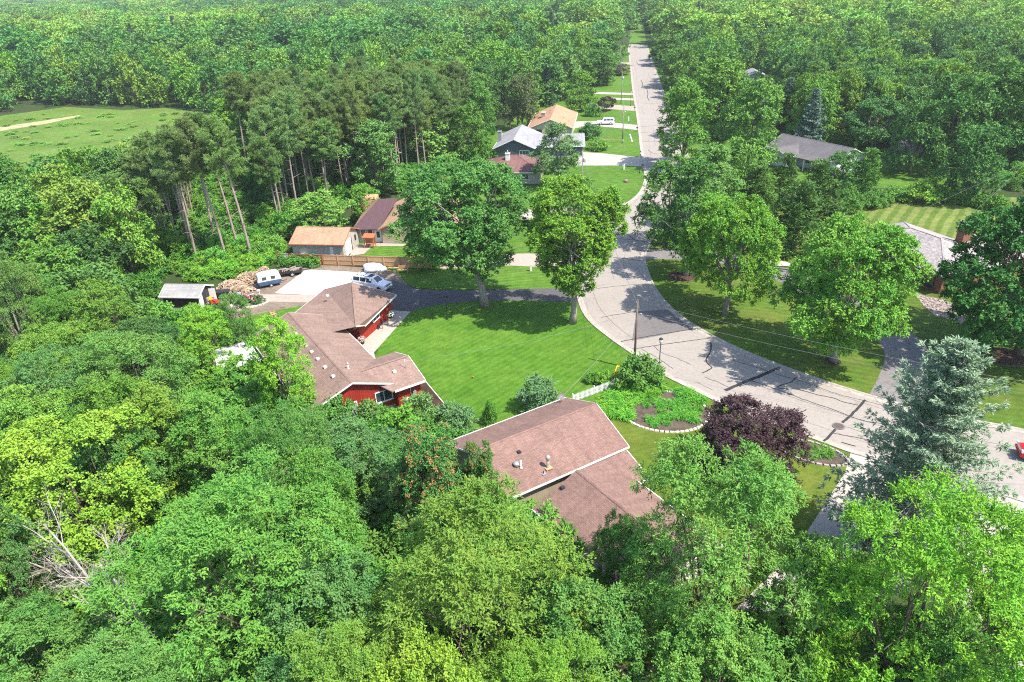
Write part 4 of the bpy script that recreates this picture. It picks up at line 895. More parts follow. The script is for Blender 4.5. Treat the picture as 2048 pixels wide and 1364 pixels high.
def hides(p, h, r):
    c = PX((p[0], p[1], h * .6)); k = FPX / c[2]; rx, ry = r * k * .95, h * .42 * k
    for v, b in zip(VIS, VIS_BB):
        if c[0] + rx < b[0] or c[0] - rx > b[2] or c[1] + ry < b[1] or c[1] - ry > b[3]: continue
        for j in range(14):
            a = j * 6.283 / 14
            if inside((c[0] + rx * math.cos(a), c[1] + ry * math.sin(a)), v): return True
        if inside((c[0], c[1]), v): return True
        for f in (.35, .45, .55, .7, .8, .9, .97):
            if inside(PX((p[0], p[1], h * f))[:2], v): return True
    return False
NB = [(560, 535), (600, 440), (700, 402), (790, 392), (930, 340), (960, 300), (1000, 250), (1060, 225), (1150, 190), (1215, 110), (1240, 70), (1262, 42), (1292, 42), (1320, 75), (1345, 130), (1372, 200), (1420, 260), (1520, 300), (1640, 300), (1760, 290), (1900, 310), (2060, 400), (2300, 520), (2300, 1400), (420, 1400), (420, 640), (300, 650), (300, 560), (440, 545)]
MEADOW = [(-200, 262), (0, 228), (130, 210), (330, 212), (430, 222), (460, 250), (440, 300), (330, 352), (150, 366), (-200, 385)]
PINES = [(300, 470), (395, 512), (440, 520), (520, 505), (580, 450), (690, 402), (800, 372), (905, 322), (935, 285), (840, 275), (700, 300), (560, 320), (430, 362), (320, 420)]
SPEC = [(0.085, 0.19, 0.03), (0.11, 0.225, 0.028), (0.06, 0.155, 0.032), (0.13, 0.235, 0.034), (0.08, 0.18, 0.04), (0.1, 0.205, 0.025), (0.048, 0.125, 0.03)]
rw = np.random.RandomState(11)
placed = []           # (x, y, r)
grid = {}
def free(x, y, d):
    gx, gy = int(x // 12), int(y // 12)
    for i in (-1, 0, 1):
        for j in (-1, 0, 1):
            for (a, b, dd) in grid.get((gx + i, gy + j), ()):
                if (a - x) ** 2 + (b - y) ** 2 < ((d + dd) / 2) ** 2: return False
    return True
def take(x, y, d): grid.setdefault((int(x // 12), int(y // 12)), []).append((x, y, d))
pines = 0
# the pine grove: five trunks in the front row, then the grove behind
front = [(398, 533), (436, 502), (455, 527), (478, 505), (507, 530)]
def put_pine(p, h, r, lab, grp=None, kind=None):
    global pines
    place(kind or ['p1', 'p2', 'p3'][pines % 3], p, h, r, jit((0.118, 0.192, 0.052), rw, .16), rw.uniform(0, 6.28), 'pine_tree', lab, 'tree', grp); pines += 1; take(*p, 3.0)
flab = ['pine with a leaning bare trunk, first of the front row beside the shed', 'second front pine counted from the shed, straight bare trunk', 'third front pine counted from the shed, its trunk foot in the shrubs', 'fourth front pine counted from the shed, slim bare trunk', 'front-row pine with a thick pale trunk behind the firewood heap']
for q, lab in zip(front, flab): put_pine(G(*q), rw.uniform(20.5, 23), 3.3, lab, None, 'pf')
pw = np.array(gl(*PINES)); lo, hi = pw.min(0), pw.max(0)
for _ in range(9000):
    x, y = rw.uniform(lo[0], hi[0]), rw.uniform(lo[1], hi[1]); c = PX((x, y, 0))
    if pines >= 215: break
    if not inside(c[:2], PINES) or not free(x, y, 3.3): continue
    h = rw.uniform(15.5, 21.8)
    if hides((x, y), h, 2.2):
        h *= .78
        if hides((x, y), h, 2.0): continue
    put_pine((x, y), h, rw.uniform(2.5, 3.9), ('bare-stemmed pine of the grove ' + ('next to the meadow' if c[0] < 520 else ('behind the tan-roofed garage' if c[0] < 680 else ('behind the plum metal roof' if c[0] < 800 else 'near the pale round tree'))) + (', front half' if y < 135 + max(0, x + 60) * .45 else ', back half') + (', tall' if h > 19.5 else ', lower')), 'pines of the grove')
# understorey in front of and inside the grove
cand = []
def wood_candidates(y0, y1, step):
    out = []; y = y0
    while y < y1:
        half = y * 0.86 + 30
        for x in np.arange(-half - (.35 * y), half, step):
            out.append((x + rw.uniform(-.48, .48) * step, y + rw.uniform(-.48, .48) * step))
        y += step * .87
    return out
inst = []             # far wood: (x, y, rot, sx, sz, kind, tint)
things_left = 285
near_c = sorted(wood_candidates(20, 330, 7.2), key=lambda q: q[1])
labs = {'bank': ('broadleaf tree of the wood edge behind the meadow', 'trees behind the meadow'), 'left': ('leafy tree filling the wood before the shed and the pines', 'trees of the wood by the shed'), 'back': ('broadleaf tree of the wood beyond the pines and houses', 'trees beyond the pines'), 'right': ('broadleaf tree of the wood behind the white house', 'trees behind the white house'), 'street': ('green roadside tree along the far straight road', 'trees along the far road')}
hero_pos = [tuple(o_.location[:2]) for o_ in COL.objects if o_.parent is None and o_.get('category') == 'tree']
for (x, y) in near_c:
    c = PX((x, y, 0))
    if c[2] < 10 or c[0] < -260 or c[0] > 2350 or c[1] > 1650: continue
    q = c[:2]
    if inside(q, NB) or inside(q, MEADOW) or inside(q, PINES): continue
    near = y < 95
    h = rw.uniform(8, 11.5) if near else rw.uniform(11, 16); r = rw.uniform(3.6, 4.8) if near else rw.uniform(4.2, 5.8)
    if q[0] > 1300 and y < 140: continue
    if near and any(math.hypot(x - a, y - b) < 3.4 for a, b in hero_pos): continue
    if hides((x, y), h, r):
        h *= .6; r *= .75
        if hides((x, y), h, r): continue
    if not free(x, y, r * 1.05): continue
    take(x, y, r * 1.05)
    tint = jit(SPEC[rw.randint(len(SPEC))], rw)
    zone = 'left' if (x < 0 and y < 135) else ('right' if x > 35 and y < 260 and q[0] > 1400 else ('street' if 1180 < q[0] < 1460 else ('bank' if q[0] < 480 else 'back')))
    kind = (['oak', 'loose', 'ash', 'maple'] if y < 78 else ['mA', 'mB', 'mC', 'mD'])[rw.randint(4)]
    if things_left > 0 and c[1] > 60:
        lab, grp = labs[zone]; lum = tint[1]; tone = 'pale yellow-green' if tint[0] > .12 else ('dark green' if lum < .15 else ('bluish-green' if tint[2] > .038 else ('fresh green' if lum > .2 else 'mid-green')))
        lab = ('tall ' if h > 13.8 else ('low ' if h < 10.2 else '')) + tone + ' ' + lab + (', meadow side' if zone == 'left' and x < -62 else (', house side' if zone == 'left' else (', far row' if y > 200 else ', near row'))); place(kind, (x, y), h, r, tint, rw.uniform(0, 6.28), 'broadleaf_tree', lab, 'tree', grp); things_left -= 1
    else: inst.append((x, y, rw.uniform(0, 6.28), r / 5.2, h / 14, rw.randint(4), tint))
for y0, y1, step in ((330, 700, 9.8), (700, 1500, 12.5), (1500, 4200, 22)):
    for (x, y) in wood_candidates(y0, y1, step):
        c = PX((x, y, 0)); q = c[:2]
        if q[0] < -120 or q[0] > 2170 or q[1] < -75: continue
        if inside(q, NB) or inside(q, MEADOW): continue
        k = step / 9.8; h = rw.uniform(8.5, 18.5); r = h * rw.uniform(.42, .64) * (1 + (k - 1) * .9)
        if y < 600 and hides((x, y), h, r): continue
        con = rw.rand() < (.2 if math.sin(x * .021) * math.cos(y * .015) > .55 else .05)
        patch = math.sin(x * .013 + 1.3 * math.sin(y * .009)) + math.sin(y * .017 + x * .006)
        tint = jit(SPEC[int(rw.randint(len(SPEC)) if abs(patch) < .75 else (2 if patch < 0 else 3))], rw, .24)
        if rw.rand() < .004: tint = (0.12, 0.115, 0.08)
        inst.append((x, y, rw.uniform(0, 6.28), (r / 5.2) if not con else .9, h / 14, 4 if con else rw.randint(4), (0.06, 0.12, 0.06) if con else sc3(tint, 1.12)))
# undergrowth: low shrubs on the floor of the woods
und = []
for _ in range(15000):
    y = rw.uniform(22, 200); x = rw.uniform(-y * 1.25 - 30, y * .9 + 25)
    if len(und) > 3200: break
    c = PX((x, y, 0)); q = c[:2]
    if q[0] < -150 or q[0] > 2200 or q[1] > 1600: continue
    if inside(q, MEADOW): continue
    if inside(q, NB) and not (inside(q, [(420, 900), (900, 1010), (1060, 1060), (1200, 1250), (1180, 1400), (420, 1400)]) or inside(q, [(420, 640), (470, 690), (560, 830), (830, 870), (900, 920), (420, 1000)])): continue
    if inside(q, PINES) and rw.rand() < .35: continue
    s_ = rw.uniform(.6, 1.35)
    if inside((q[0], q[1] - 16), VIS[0]) or inside(q, VIS[0]): continue
    und.append((x, y, rw.uniform(0, 6.28), s_, s_ * rw.uniform(.6, 1.3), 5, jit((0.08, 0.2, 0.028), rw, .25)))
for _ in range(420):      # creeper-covered bank behind the firewood
    x, y = rw.uniform(-49, -34), rw.uniform(99, 112); q = PX((x, y, 0))[:2]
    if inside((q[0], q[1] - 6), VIS[0]): continue
    s_ = rw.uniform(.45, .9); und.append((x, y, rw.uniform(0, 6.28), s_, s_ * rw.uniform(.6, 1.2), 5, jit((0.12, 0.27, 0.03), rw, .2)))
def scatter(name, pts, label, cat):
    me = bpy.data.meshes.new(name); me.from_pydata([(p[0], p[1], 0) for p in pts], [], [])
    for nm, typ, vals in (('rz', 'FLOAT', [p[2] for p in pts]), ('pick', 'INT', [p[5] for p in pts])):
        a = me.attributes.new(nm, typ, 'POINT'); a.data.foreach_set('value', vals)
    a = me.attributes.new('scl', 'FLOAT_VECTOR', 'POINT'); a.data.foreach_set('vector', np.array([(p[3], p[3], p[4]) for p in pts], np.float32).ravel())
    a = me.attributes.new('tint', 'FLOAT_COLOR', 'POINT'); a.data.foreach_set('color', np.array([(*p[6], 1) for p in pts], np.float32).ravel())
    o = bpy.data.objects.new(name, me); link(o); tag(o, label, cat, None, 'stuff')
    ng = bpy.data.node_groups.new(name, 'GeometryNodeTree')
    ng.interface.new_socket('Geometry', in_out='INPUT', socket_type='NodeSocketGeometry'); ng.interface.new_socket('Geometry', in_out='OUTPUT', socket_type='NodeSocketGeometry')
    N = ng.nodes; gi, go = N.new('NodeGroupInput'), N.new('NodeGroupOutput')
    ci = N.new('GeometryNodeCollectionInfo'); ci.inputs[0].default_value = FARCOL; ci.inputs[1].default_value = True; ci.inputs[2].default_value = True
    ip = N.new('GeometryNodeInstanceOnPoints'); ip.inputs['Pick Instance'].default_value = True
    def at(nm, typ):
        n = N.new('GeometryNodeInputNamedAttribute'); n.data_type = typ; n.inputs[0].default_value = nm; return n.outputs[0]
    cx = N.new('ShaderNodeCombineXYZ')
    L_ = ng.links.new; L_(at('rz', 'FLOAT'), cx.inputs[2]); L_(gi.outputs[0], ip.inputs['Points']); L_(ci.outputs[0], ip.inputs['Instance']); L_(at('pick', 'INT'), ip.inputs['Instance Index'])
    er = N.new('FunctionNodeEulerToRotation'); L_(cx.outputs[0], er.inputs[0]); L_(er.outputs[0], ip.inputs['Rotation']); L_(at('scl', 'FLOAT_VECTOR'), ip.inputs['Scale']); L_(ip.outputs[0], go.inputs[0])
    md = o.modifiers.new('scatter', 'NODES'); md.node_group = ng
    return o
FARCOL = bpy.data.collections.new('far_sources')
for k, f in enumerate(FAR): FARCOL.objects.link(bpy.data.objects.new('far_%d' % k, f['one']))
scatter('forest', inst, 'distant mixed green forest reaching the horizon', 'forest')
scatter('undergrowth', und, 'low leafy undergrowth on the floor of the woods', 'undergrowth')
print('SCATTER', len(inst), len(und), pines, 285 - things_left)
# ------------------------------------------------------------------ houses
def window(parent, c, w, h, ang, sash=1, frame='white', pane='glass', depth=.07):
    """c = middle of the sill line on the wall, ang = direction the wall faces"""
    f = MB(); t = .09
    for dx, dz, sx, sz in ((-w / 2 + t / 2, h / 2, t, h), (w / 2 - t / 2, h / 2, t, h), (0, t / 2, w - 2 * t, t), (0, h - t / 2, w - 2 * t, t)): f.box((depth / 2, dx, dz), (depth, sx, sz))
    for k in range(1, sash + 1 if sash > 1 else sash): f.box((depth / 2 - .005, -w / 2 + w * k / (sash if sash > 1 else 2), h / 2), (depth - .01, t * .6, h - 2 * t))
    f.box((depth / 2 + .02, 0, -.03), (depth + .04, w + .1, .05))
    o = f.build('window', frame, parent, c, ang)
    MB().box((.012, 0, h / 2), (.02, w - 2 * t, h - 2 * t)).build('pane', pane, o)
    return o
def door(parent, c, w, h, ang, mat='white', glassy=True, name='door'):
    o = MB().box((.03, 0, h / 2), (.06, w, h)).box((.04, -w / 2 - .04, h / 2), (.08, .08, h + .08)).box((.04, w / 2 + .04, h / 2), (.08, .08, h + .08)).box((.04, 0, h + .04), (.08, w, .08)).build(name, mat, parent, c, ang)
    if glassy: MB().box((.062, 0, h * .62), (.02, w * .55, h * .5)).build('pane', 'glass', o)
    MB().box((.09, w * .38, h * .46), (.05, .05, .12)).build('handle', 'chrome', o)
    return o
def body(parent, L, W, ze, zr, wall, x0=0, y0=0, ang=0, name='wall'):
    m = MB(); P = [(-L / 2, -W / 2), (L / 2, -W / 2), (L / 2, W / 2), (-L / 2, W / 2)]; c, s = math.cos(ang), math.sin(ang)
    q = lambda x, y, z: (x0 + x * c - y * s, y0 + x * s + y * c, z)
    for a, b in ((0, 1), (2, 3)): m.face([q(*P[a], 0), q(*P[b], 0), q(*P[b], ze), q(*P[a], ze)])
    for sx, a, b in ((1, 1, 2), (-1, 3, 0)): m.face([q(*P[a], 0), q(*P[b], 0), q(*P[b], ze), q(sx * L / 2, 0, zr), q(*P[a], ze)])
    o = m.build(name, wall, parent)
    f = MB(); f.prism([q(x * 1.004, y * 1.006, 0)[:2] for x, y in P], -.05, .28).build('foundation', 'foundation', parent)
    return o
def gable(parent, L, W, ze, zr, roof, ov=.45, x0=0, y0=0, ang=0, fascia='white', t=.12, name='roof', ends=(1, 1)):
    c, s = math.cos(ang), math.sin(ang); q = lambda x, y, z: (x0 + x * c - y * s, y0 + x * s + y * c, z)
    sl = (zr - ze) / (W / 2); e = W / 2 + ov; zo = ze - ov * sl + t; zt = zr + t
    a, b = -L / 2 - (ov if ends[0] else 0), L / 2 + (ov if ends[1] else 0)
    m = MB(); m.slab([q(a, -e, zo), q(b, -e, zo), q(b, 0, zt), q(a, 0, zt)], t); m.slab([q(a, 0, zt), q(b, 0, zt), q(b, e, zo), q(a, e, zo)], t)
    o = m.build(name, roof, parent)
    # ridge cap
    rc = MB()
    for sg in (-1, 1): rc.slab([q(a, 0, zt + .035), q(b, 0, zt + .035), q(b, sg * .16, zt + .035 - .16 * sl), q(a, sg * .16, zt + .035 - .16 * sl)], .02)
    rc.build('ridge_cap', roof, o)
    for sg in (-1, 1):
        MB().beam(q(a, sg * (e + .045), zo - .08), q(b, sg * (e + .045), zo - .08), .09, .15).build('gutter', fascia, o)
    for k, x in enumerate((a, b)):
        if not ends[k]: continue
        dx = -.025 if k == 0 else .025
        f = MB()
        for sg in (-1, 1): f.beam(q(x + dx, sg * e, zo - .09), q(x + dx, 0, zt - .09), .04, .16)
        f.build('fascia', fascia, o)
    return o
def hip(parent, L, W, ze, zr, roof, ov=.5, x0=0, y0=0, ang=0, fascia='white', t=.12, inset=None):
    c, s = math.cos(ang), math.sin(ang); q = lambda x, y, z: (x0 + x * c - y * s, y0 + x * s + y * c, z)
    a, e = L / 2 + ov, W / 2 + ov; i = inset if inset is not None else e; r = a - i; m = MB()
    m.slab([q(-a, -e, ze), q(a, -e, ze), q(r, 0, zr), q(-r, 0, zr)], t); m.slab([q(a, e, ze), q(-a, e, ze), q(-r, 0, zr), q(r, 0, zr)], t)
    m.slab([q(a, -e, ze), q(a, e, ze), q(r, 0, zr)], t); m.slab([q(-a, e, ze), q(-a, -e, ze), q(-r, 0, zr)], t)
    o = m.build('roof', roof, parent); f = MB(); P = [(-a, -e), (a, -e), (a, e), (-a, e)]
    rc = MB()
    for (x, y) in P: rc.beam(q(x, y, ze + .02), q(math.copysign(r, x), 0, zr + .02), .2, .05)
    rc.beam(q(-r, 0, zr + .02), q(r, 0, zr + .02), .2, .05).build('ridge_cap', roof, o)
    for k in range(4): f.beam(q(*P[k], ze - .1), q(*P[(k + 1) % 4], ze - .1), .1, .16)
    f.build('gutter', fascia, o); return o
def vents(parent, pts, mat='tin', s=.38):
    for p in pts: MB().box((0, 0, .06), (s * .95, s * .95, .14)).box((0, 0, .16), (s, s, .07), taper=.8).build('roof_vent', mat, parent, p)
def pipe(parent, p, h=.5, r=.06, mat='metal_dark', cap=False, name='vent_pipe'):
    m = MB().lathe([(r * 2.6, 0), (r * 1.2, .06), (r, .08), (r, h)], n=10)
    if cap: m.lathe([(r * 1.5, h), (r * 1.5, h + .1), (r * .3, h + .2)], n=10)
    return m.build(name, mat, parent, p)

# --- red house
RC = (-21.2, 67.5); RA = math.atan2(.844, -.536)
red = thing('red_house', 'red-sided ranch house with brown shingle roofs and white trim', 'house', (*RC, 0), RA)
Lr, Wr = 19.1, 9.0; ZE, ZR = 2.85, 4.55
body(red, Lr, Wr, ZE, ZR, 'red'); rr = gable(red, Lr, Wr, ZE, ZR, 'roof_brown')
MB().prism([(-10.4, -7.0), (-4.0, -7.0), (-4.0, -4.4), (-10.4, -4.4)], 0, 2.8).build('wing_wall', 'red', red)
wg = MB(); zt = 3.95; ze_ = 2.75
wg.slab([(-10.95, -7.35, ze_), (-7.2, -7.35, zt), (-7.2, -1.2, zt), (-10.95, -3.6, ze_)], .12); wg.slab([(-7.2, -7.35, zt), (-3.45, -7.35, ze_), (-3.45, -4.7, ze_), (-7.2, -1.2, zt)], .12)
wro = wg.build('wing_roof', 'roof_brown', red)
MB().beam((-11.0, -7.35, ze_ - .1), (-11.0, -3.9, ze_ - .1), .09, .2).beam((-10.95, -7.4, ze_ - .1), (-7.2, -7.4, zt - .1), .06, .2).beam((-3.45, -7.4, ze_ - .1), (-7.2, -7.4, zt - .1), .06, .2).build('fascia', 'white', wro)
MB().slab([(-7.35, -7.35, zt + .03), (-7.05, -7.35, zt + .03), (-7.05, -1.2, zt + .03), (-7.35, -1.2, zt + .03)], .03).build('ridge_cap', 'roof_brown', wro)
MB().face([(-10.4, -7.0, 2.78), (-4.0, -7.0, 2.78), (-7.2, -7.0, 3.85)]).build('wing_gable', 'red', red)
slp = (ZR - ZE) / (Wr / 2); rz_ = lambda y: ZR + .12 - abs(y) * slp
vents(rr, [(x, .95, rz_(.95)) for x in (-7.2, -4.9, -2.75, -.8, 1.0, 2.7, 4.4)]); vents(wro, [(-8.7, -5.0, zt - 1.5 * .32)])
pipe(rr, (-6.6, -.9, rz_(.9)), .55, .07, 'tin', True); MB().tube([(0, 0, 0), (0, 0, 1.1), (.35, 0, 1.25)], .03, 6).tube([(-.25, -.3, 1.1), (.25, .3, 1.12)], .015, 5).build('antenna_mast', 'metal_grey', wro, (-8.7, -6.3, 3.35))
inv = Matrix.Rotation(-RA, 3, 'Z')
def rl_(x, y, z=0): v = inv @ Vector((x - RC[0], y - RC[1], 0)); return (v.x, v.y, z)
eR1, eR2, BL, rF, rB, eL = rl_(-17.65, 75.63, 2.7), rl_(-14.97, 84.4, 2.7), rl_(-25.02, 87.11, 2.7), rl_(-18.1, 73.3, 3.75), rl_(-20.6, 84.9, 4.5), rl_(-27.6, 78.6, 2.7)
gm = MB(); gm.face([eR1, eR2, rB, rF]); gm.face([rB, BL, rF]); gm.face([BL, eL, rF]); gm.face([eL, rl_(-23.5, 71.6, 3.3), rF]); gm.face([rF, rl_(-19.0, 74.2, 2.75), eR1])
for q in ([eR1, eR2, rB, rF], [rB, BL, rF], [BL, eL, rF]): gm.face([(a, b, c - .14) for a, b, c in q[::-1]])
gr = gm.build('garage_roof', 'roof_brown', red)
lo_ = lambda p, d=.1: (p[0], p[1], p[2] - d)
MB().beam(lo_(eR1), lo_(eR2), .1, .2).beam(lo_(eR2), lo_(rB), .06, .2).beam(lo_(rB), lo_(BL), .06, .2).beam(lo_(BL), lo_(eL), .1, .2).build('fascia', 'white', gr)
MB().beam(eR1, rF, .1, .14).beam(rF, rl_(-19.4, 74.9, 2.75), .1, .14).build('fascia', 'white', gr)
MB().beam((rB[0], rB[1], rB[2] + .02), (rF[0], rF[1], rF[2] + .02), .26, .05).build('ridge_cap', 'roof_brown', gr)
g1, g2, g3, g4 = rl_(-18.55, 76.2)[:2], rl_(-15.7, 83.9)[:2], rl_(-24.6, 86.4)[:2], rl_(-26.9, 78.9)[:2]
MB().prism([g4, g3, g2, g1][::-1], 0, 2.6).build('garage_wall', 'red', red)
MB().face([(*g2, 2.58), (*g3, 2.58), (rB[0], rB[1], 4.3)]).build('garage_gable', 'red', red)
vents(gr, [((rB[0] * .6 + eL[0] * .4), (rB[1] * .6 + eL[1] * .4), 3.75), (rB[0] * .8 + BL[0] * .2, rB[1] * .8 + BL[1] * .2 - .3, 4.05)]); 
fa = math.atan2(g2[1] - g1[1], g2[0] - g1[0]) - math.pi / 2
lerp = lambda a, b, t: (a[0] + (b[0] - a[0]) * t, a[1] + (b[1] - a[1]) * t)
window(red, (*lerp(g1, g2, .5), 1.25), 1.7, .8, fa, 2); door(red, (*lerp(g1, g2, .84), .05), .95, 2.05, fa, 'red', False)
window(red, (-Lr / 2, -3.2, 1.05), 1.9, 1.3, math.pi, 2); window(red, (-Lr / 2, .2, .45), 1.0, 1.75, math.pi, 1, pane='shade')
window(red, (-7.2, -7.0, .9), 1.6, 1.3, -math.pi / 2, 2); window(red, (1.5, -4.5, .9), 2.4, 1.3, -math.pi / 2, 3); window(red, (-3, 4.5, .9), 1.8, 1.2, math.pi / 2, 2); window(red, (4, 4.5, .9), 1.8, 1.2, math.pi / 2, 2)
MB().box((-.1, 0, .3), (.18, .36, .5)).box((-.14, 0, .62), (.1, .16, .18)).build('electric_meter', 'metal_grey', red, (-10.42, -6.2, 1.1), 0); MB().box((-.08, 0, .2), (.16, .34, .4)).build('utility_box', 'offwhite', red, (-10.42, -5.3, .75))
MB().tube([(-.06, 0, 0), (-.06, 0, 2.2)], .04, 6).build('conduit', 'metal_grey', red, (-10.42, -5.8, .5))
MB().lathe([(.05, 0), (.09, .08), (.07, .22)], n=8).box((.06, 0, .18), (.14, .06, .06)).build('wall_lamp', 'metal_dark', red, (-Lr / 2 - .12, 1.3, 3.1))

# --- near rose-brown house
NC = (7.4 - 6.5 * .862, 53.5 - 6.5 * .507); NA = math.atan2(.507, .862)
nh = thing('brown_house', 'ranch house with stepped rose-brown shingle roofs beside the round flower bed', 'house', (*NC, 0), NA)
body(nh, 12.2, 8.6, 2.95, 4.7, 'tan_wall'); n1 = gable(nh, 12.2, 8.6, 2.95, 4.7, 'roof_mauve_brown')
wv = Matrix.Rotation(-NA, 3, 'Z')
def nl_(x, y, z=0): v = wv @ Vector((x - NC[0], y - NC[1], 0)); return (v.x, v.y, z)
a_ = math.atan2(-.838, .545) - NA; sw = nl_(4.75, 44.95); ln = 11.5
cx_, cy_ = sw[0] + math.cos(a_) * ln / 2 * .97, sw[1] + math.sin(a_) * ln / 2 * .97
body(nh, ln - .6, 8.0, 2.5, 4.05, 'tan_wall', cx_, cy_, a_, 'wing_wall'); n2 = gable(nh, ln - .6, 8.0, 2.5, 4.05, 'roof_mauve_brown', .45, cx_, cy_, a_, name='wing_roof', ends=(0, 1))
k1, k2, k3, k4 = nl_(9.55, 48.75, 3.0), nl_(10.95, 45.65, 2.42), nl_(6.4, 43.0, 2.42), nl_(4.4, 45.8, 3.0)
n3 = MB().slab([k1, k2, k3, k4], .14).build('porch_roof', 'roof_mauve_brown', nh)
MB().beam(lo_(k1), lo_(k2), .07, .2).beam(lo_(k2), lo_(k3), .09, .2).build('fascia', 'white', n3)
MB().prism([nl_(9.3, 48.4)[:2], nl_(10.5, 45.9)[:2], nl_(6, 43.6)[:2], nl_(4.6, 46)[:2]], 0, 2.45).build('porch_wall', 'tan_wall', nh)
sl_ = (4.7 - 2.95) / 4.3; nz_ = lambda y: 4.82 - abs(y) * sl_
def onroof(x, y): return nl_(x, y)
def on_main(px, py):
    p = U(px, py, 3.9); q = nl_(p[0], p[1])
    for _ in range(3): z = nz_(q[1]); p = U(px, py, z); q = nl_(p[0], p[1])
    return (q[0], q[1], nz_(q[1]))
v_ = on_main(1038, 904); MB().box((0, 0, .06), (.3, .3, .14)).build('roof_vent', 'metal_dark', n1, v_)
pipe(n1, on_main(1042, 936), .75, .07, 'white', False); MB().lathe([(.22, 0), (.2, .1), (.28, .22), (.27, .3), (.1, .36)], n=14).build('turbine_vent', 'metal_grey', n1, on_main(1033, 932))
fl = pipe(n1, on_main(1096, 937), .95, .13, 'wood_grey', False, 'flue'); MB().lathe([(.16, .85), (.2, .9), (.2, 1.15), (.05, 1.28)], n=12).build('flue_cap', 'metal_grey', fl); MB().box((0, 0, .04), (.6, .6, .06)).build('flashing', 'wood_new', fl)
pipe(n1, on_main(1087, 949), .3, .05); MB().box((0, 0, .03), (.34, .34, .05)).build('flashing', 'metal_grey', n1, on_main(1087, 949))
u_ = U(1185.5, 950, 3.35); pipe(nh, nl_(u_[0], u_[1], 3.15), .5, .05)
u_ = U(1125, 976, 3.5); MB().box((0, 0, .06), (.32, .32, .14)).build('roof_vent', 'metal_dark', n2, nl_(u_[0], u_[1], 3.5))
window(nh, (-2.5, 4.3, .9), 2.0, 1.3, math.pi / 2, 2); window(nh, (3, 4.3, .9), 1.6, 1.2, math.pi / 2, 2); window(nh, (6.1, 1.5, .9), 1.8, 1.2, 0, 2); window(nh, (6.1, -2.0, .9), 1.2, 1.2, 0, 1)
wd = a_ - math.pi / 2
qq = lambda x, y, z: (cx_ + x * math.cos(a_) - y * math.sin(a_), cy_ + x * math.sin(a_) + y * math.cos(a_), z)
window(nh, qq(1.5, -4.0, .8), 2.0, 1.4, a_ - math.pi / 2, 2); door(nh, qq(3.8, -4.0, .1), .95, 2.05, a_ - math.pi / 2, 'metal_dark', True)
MB().box((.05, 0, 1.1), (.1, 4.8, 2.2)).build('garage_door', 'offwhite', nh, qq(ln / 2 - .3, 0, .05), a_)
dish = thing('satellite_dish', 'grey satellite dish on the back eave of the rose-brown roof', 'satellite dish', tuple(U(1123, 803, 3.2)))
dz = MB(); n_ = 18
for k in range(n_):
    a0, a1 = 6.2832 * k / n_, 6.2832 * (k + 1) / n_
    for r0, r1 in ((0, .16), (.16, .29), (.29, .36)):
        P_ = lambda r, a: (r * math.cos(a), .5 * r * r, r * 1.1 * math.sin(a)); dz.face([P_(r0, a0), P_(r1, a0), P_(r1, a1), P_(r0, a1)], True)
do = dz.build('reflector', 'metal_grey', dish, (0, 0, .62), R(200)); MB().tube([(0, 0, 0), (0, .05, .3), (0, 0, .6)], .03, 6).build('mast', 'metal_grey', dish); MB().tube([(0, 0, -.3), (0, .45, -.05)], .02, 5).box((0, .48, 0), (.08, .14, .08)).build('feed_arm', 'metal_grey', dish, (0, 0, .62), R(200))

# --- shed
shed = thing('garden_shed', 'dark brown shed with weathered grey roof and white open doors', 'shed', (-44.9, 89.9, 0), R(-7))
body(shed, 5.2, 3.6, 2.1, 2.95, 'brown_siding'); gable(shed, 5.2, 3.6, 2.1, 2.95, 'roof_shed', .3)
MB().box((0, 0, 1), (.05, 1.7, 1.95)).build('doorway', 'metal_dark', shed, (2.6, 0, 0)); 
MB().box((.45, 0, 1), (.9, .06, 1.95)).build('door', 'white', shed, (2.64, .95, 0), R(8)); MB().box((.04, 0, 1), (.06, .8, 1.95)).build('door', 'white', shed, (2.62, -1.28, 0), 0)
for sg in (-1, 1): MB().box((2.62, sg * 1.76, 1.05), (.1, .1, 2.1)).build('corner_trim', 'white', shed)
MB().box((-2.62, -1.78, 1.05), (.1, .1, 2.1)).build('corner_trim', 'white', shed)
MB().box((.2, 0, .5), (.3, .5, 1.0)).box((.15, .4, .35), (.25, .3, .7)).build('shelf', 'wood_grey', shed, (2.5, .1, 0))

# --- tan-roof garage behind the fence
gb = thing('garage', 'cream garage with orange-tan shingle roof behind the wooden fence', 'garage', (-29.8, 109.3, 0), R(-8.6))
body(gb, 8.4, 7.2, 2.6, 4.0, 'beige'); gable(gb, 8.4, 7.2, 2.6, 4.0, 'roof_tan', .35, fascia='wood_red')
MB().box((.02, 0, 1.25), (.05, 2.6, 2.3)).build('garage_door', 'white', gb, (4.2, -1.2, 0)); MB().box((.04, 0, 1.2), (.08, .1, 2.4)).build('door_post', 'brown_siding', gb, (4.2, .35, 0)); window(gb, (4.2, 2.2, 1.3), .6, .8, 0, 1, 'metal_dark')
MB().box((0, -.03, 1), (.5, .06, 1.6)).build('utility_panel', 'white', gb, (2.3, -3.6, .3)); MB().box((0, -.25, .3), (1.0, .5, .6)).build('air_conditioner', 'white', gb, (-2.4, -3.6, .3))
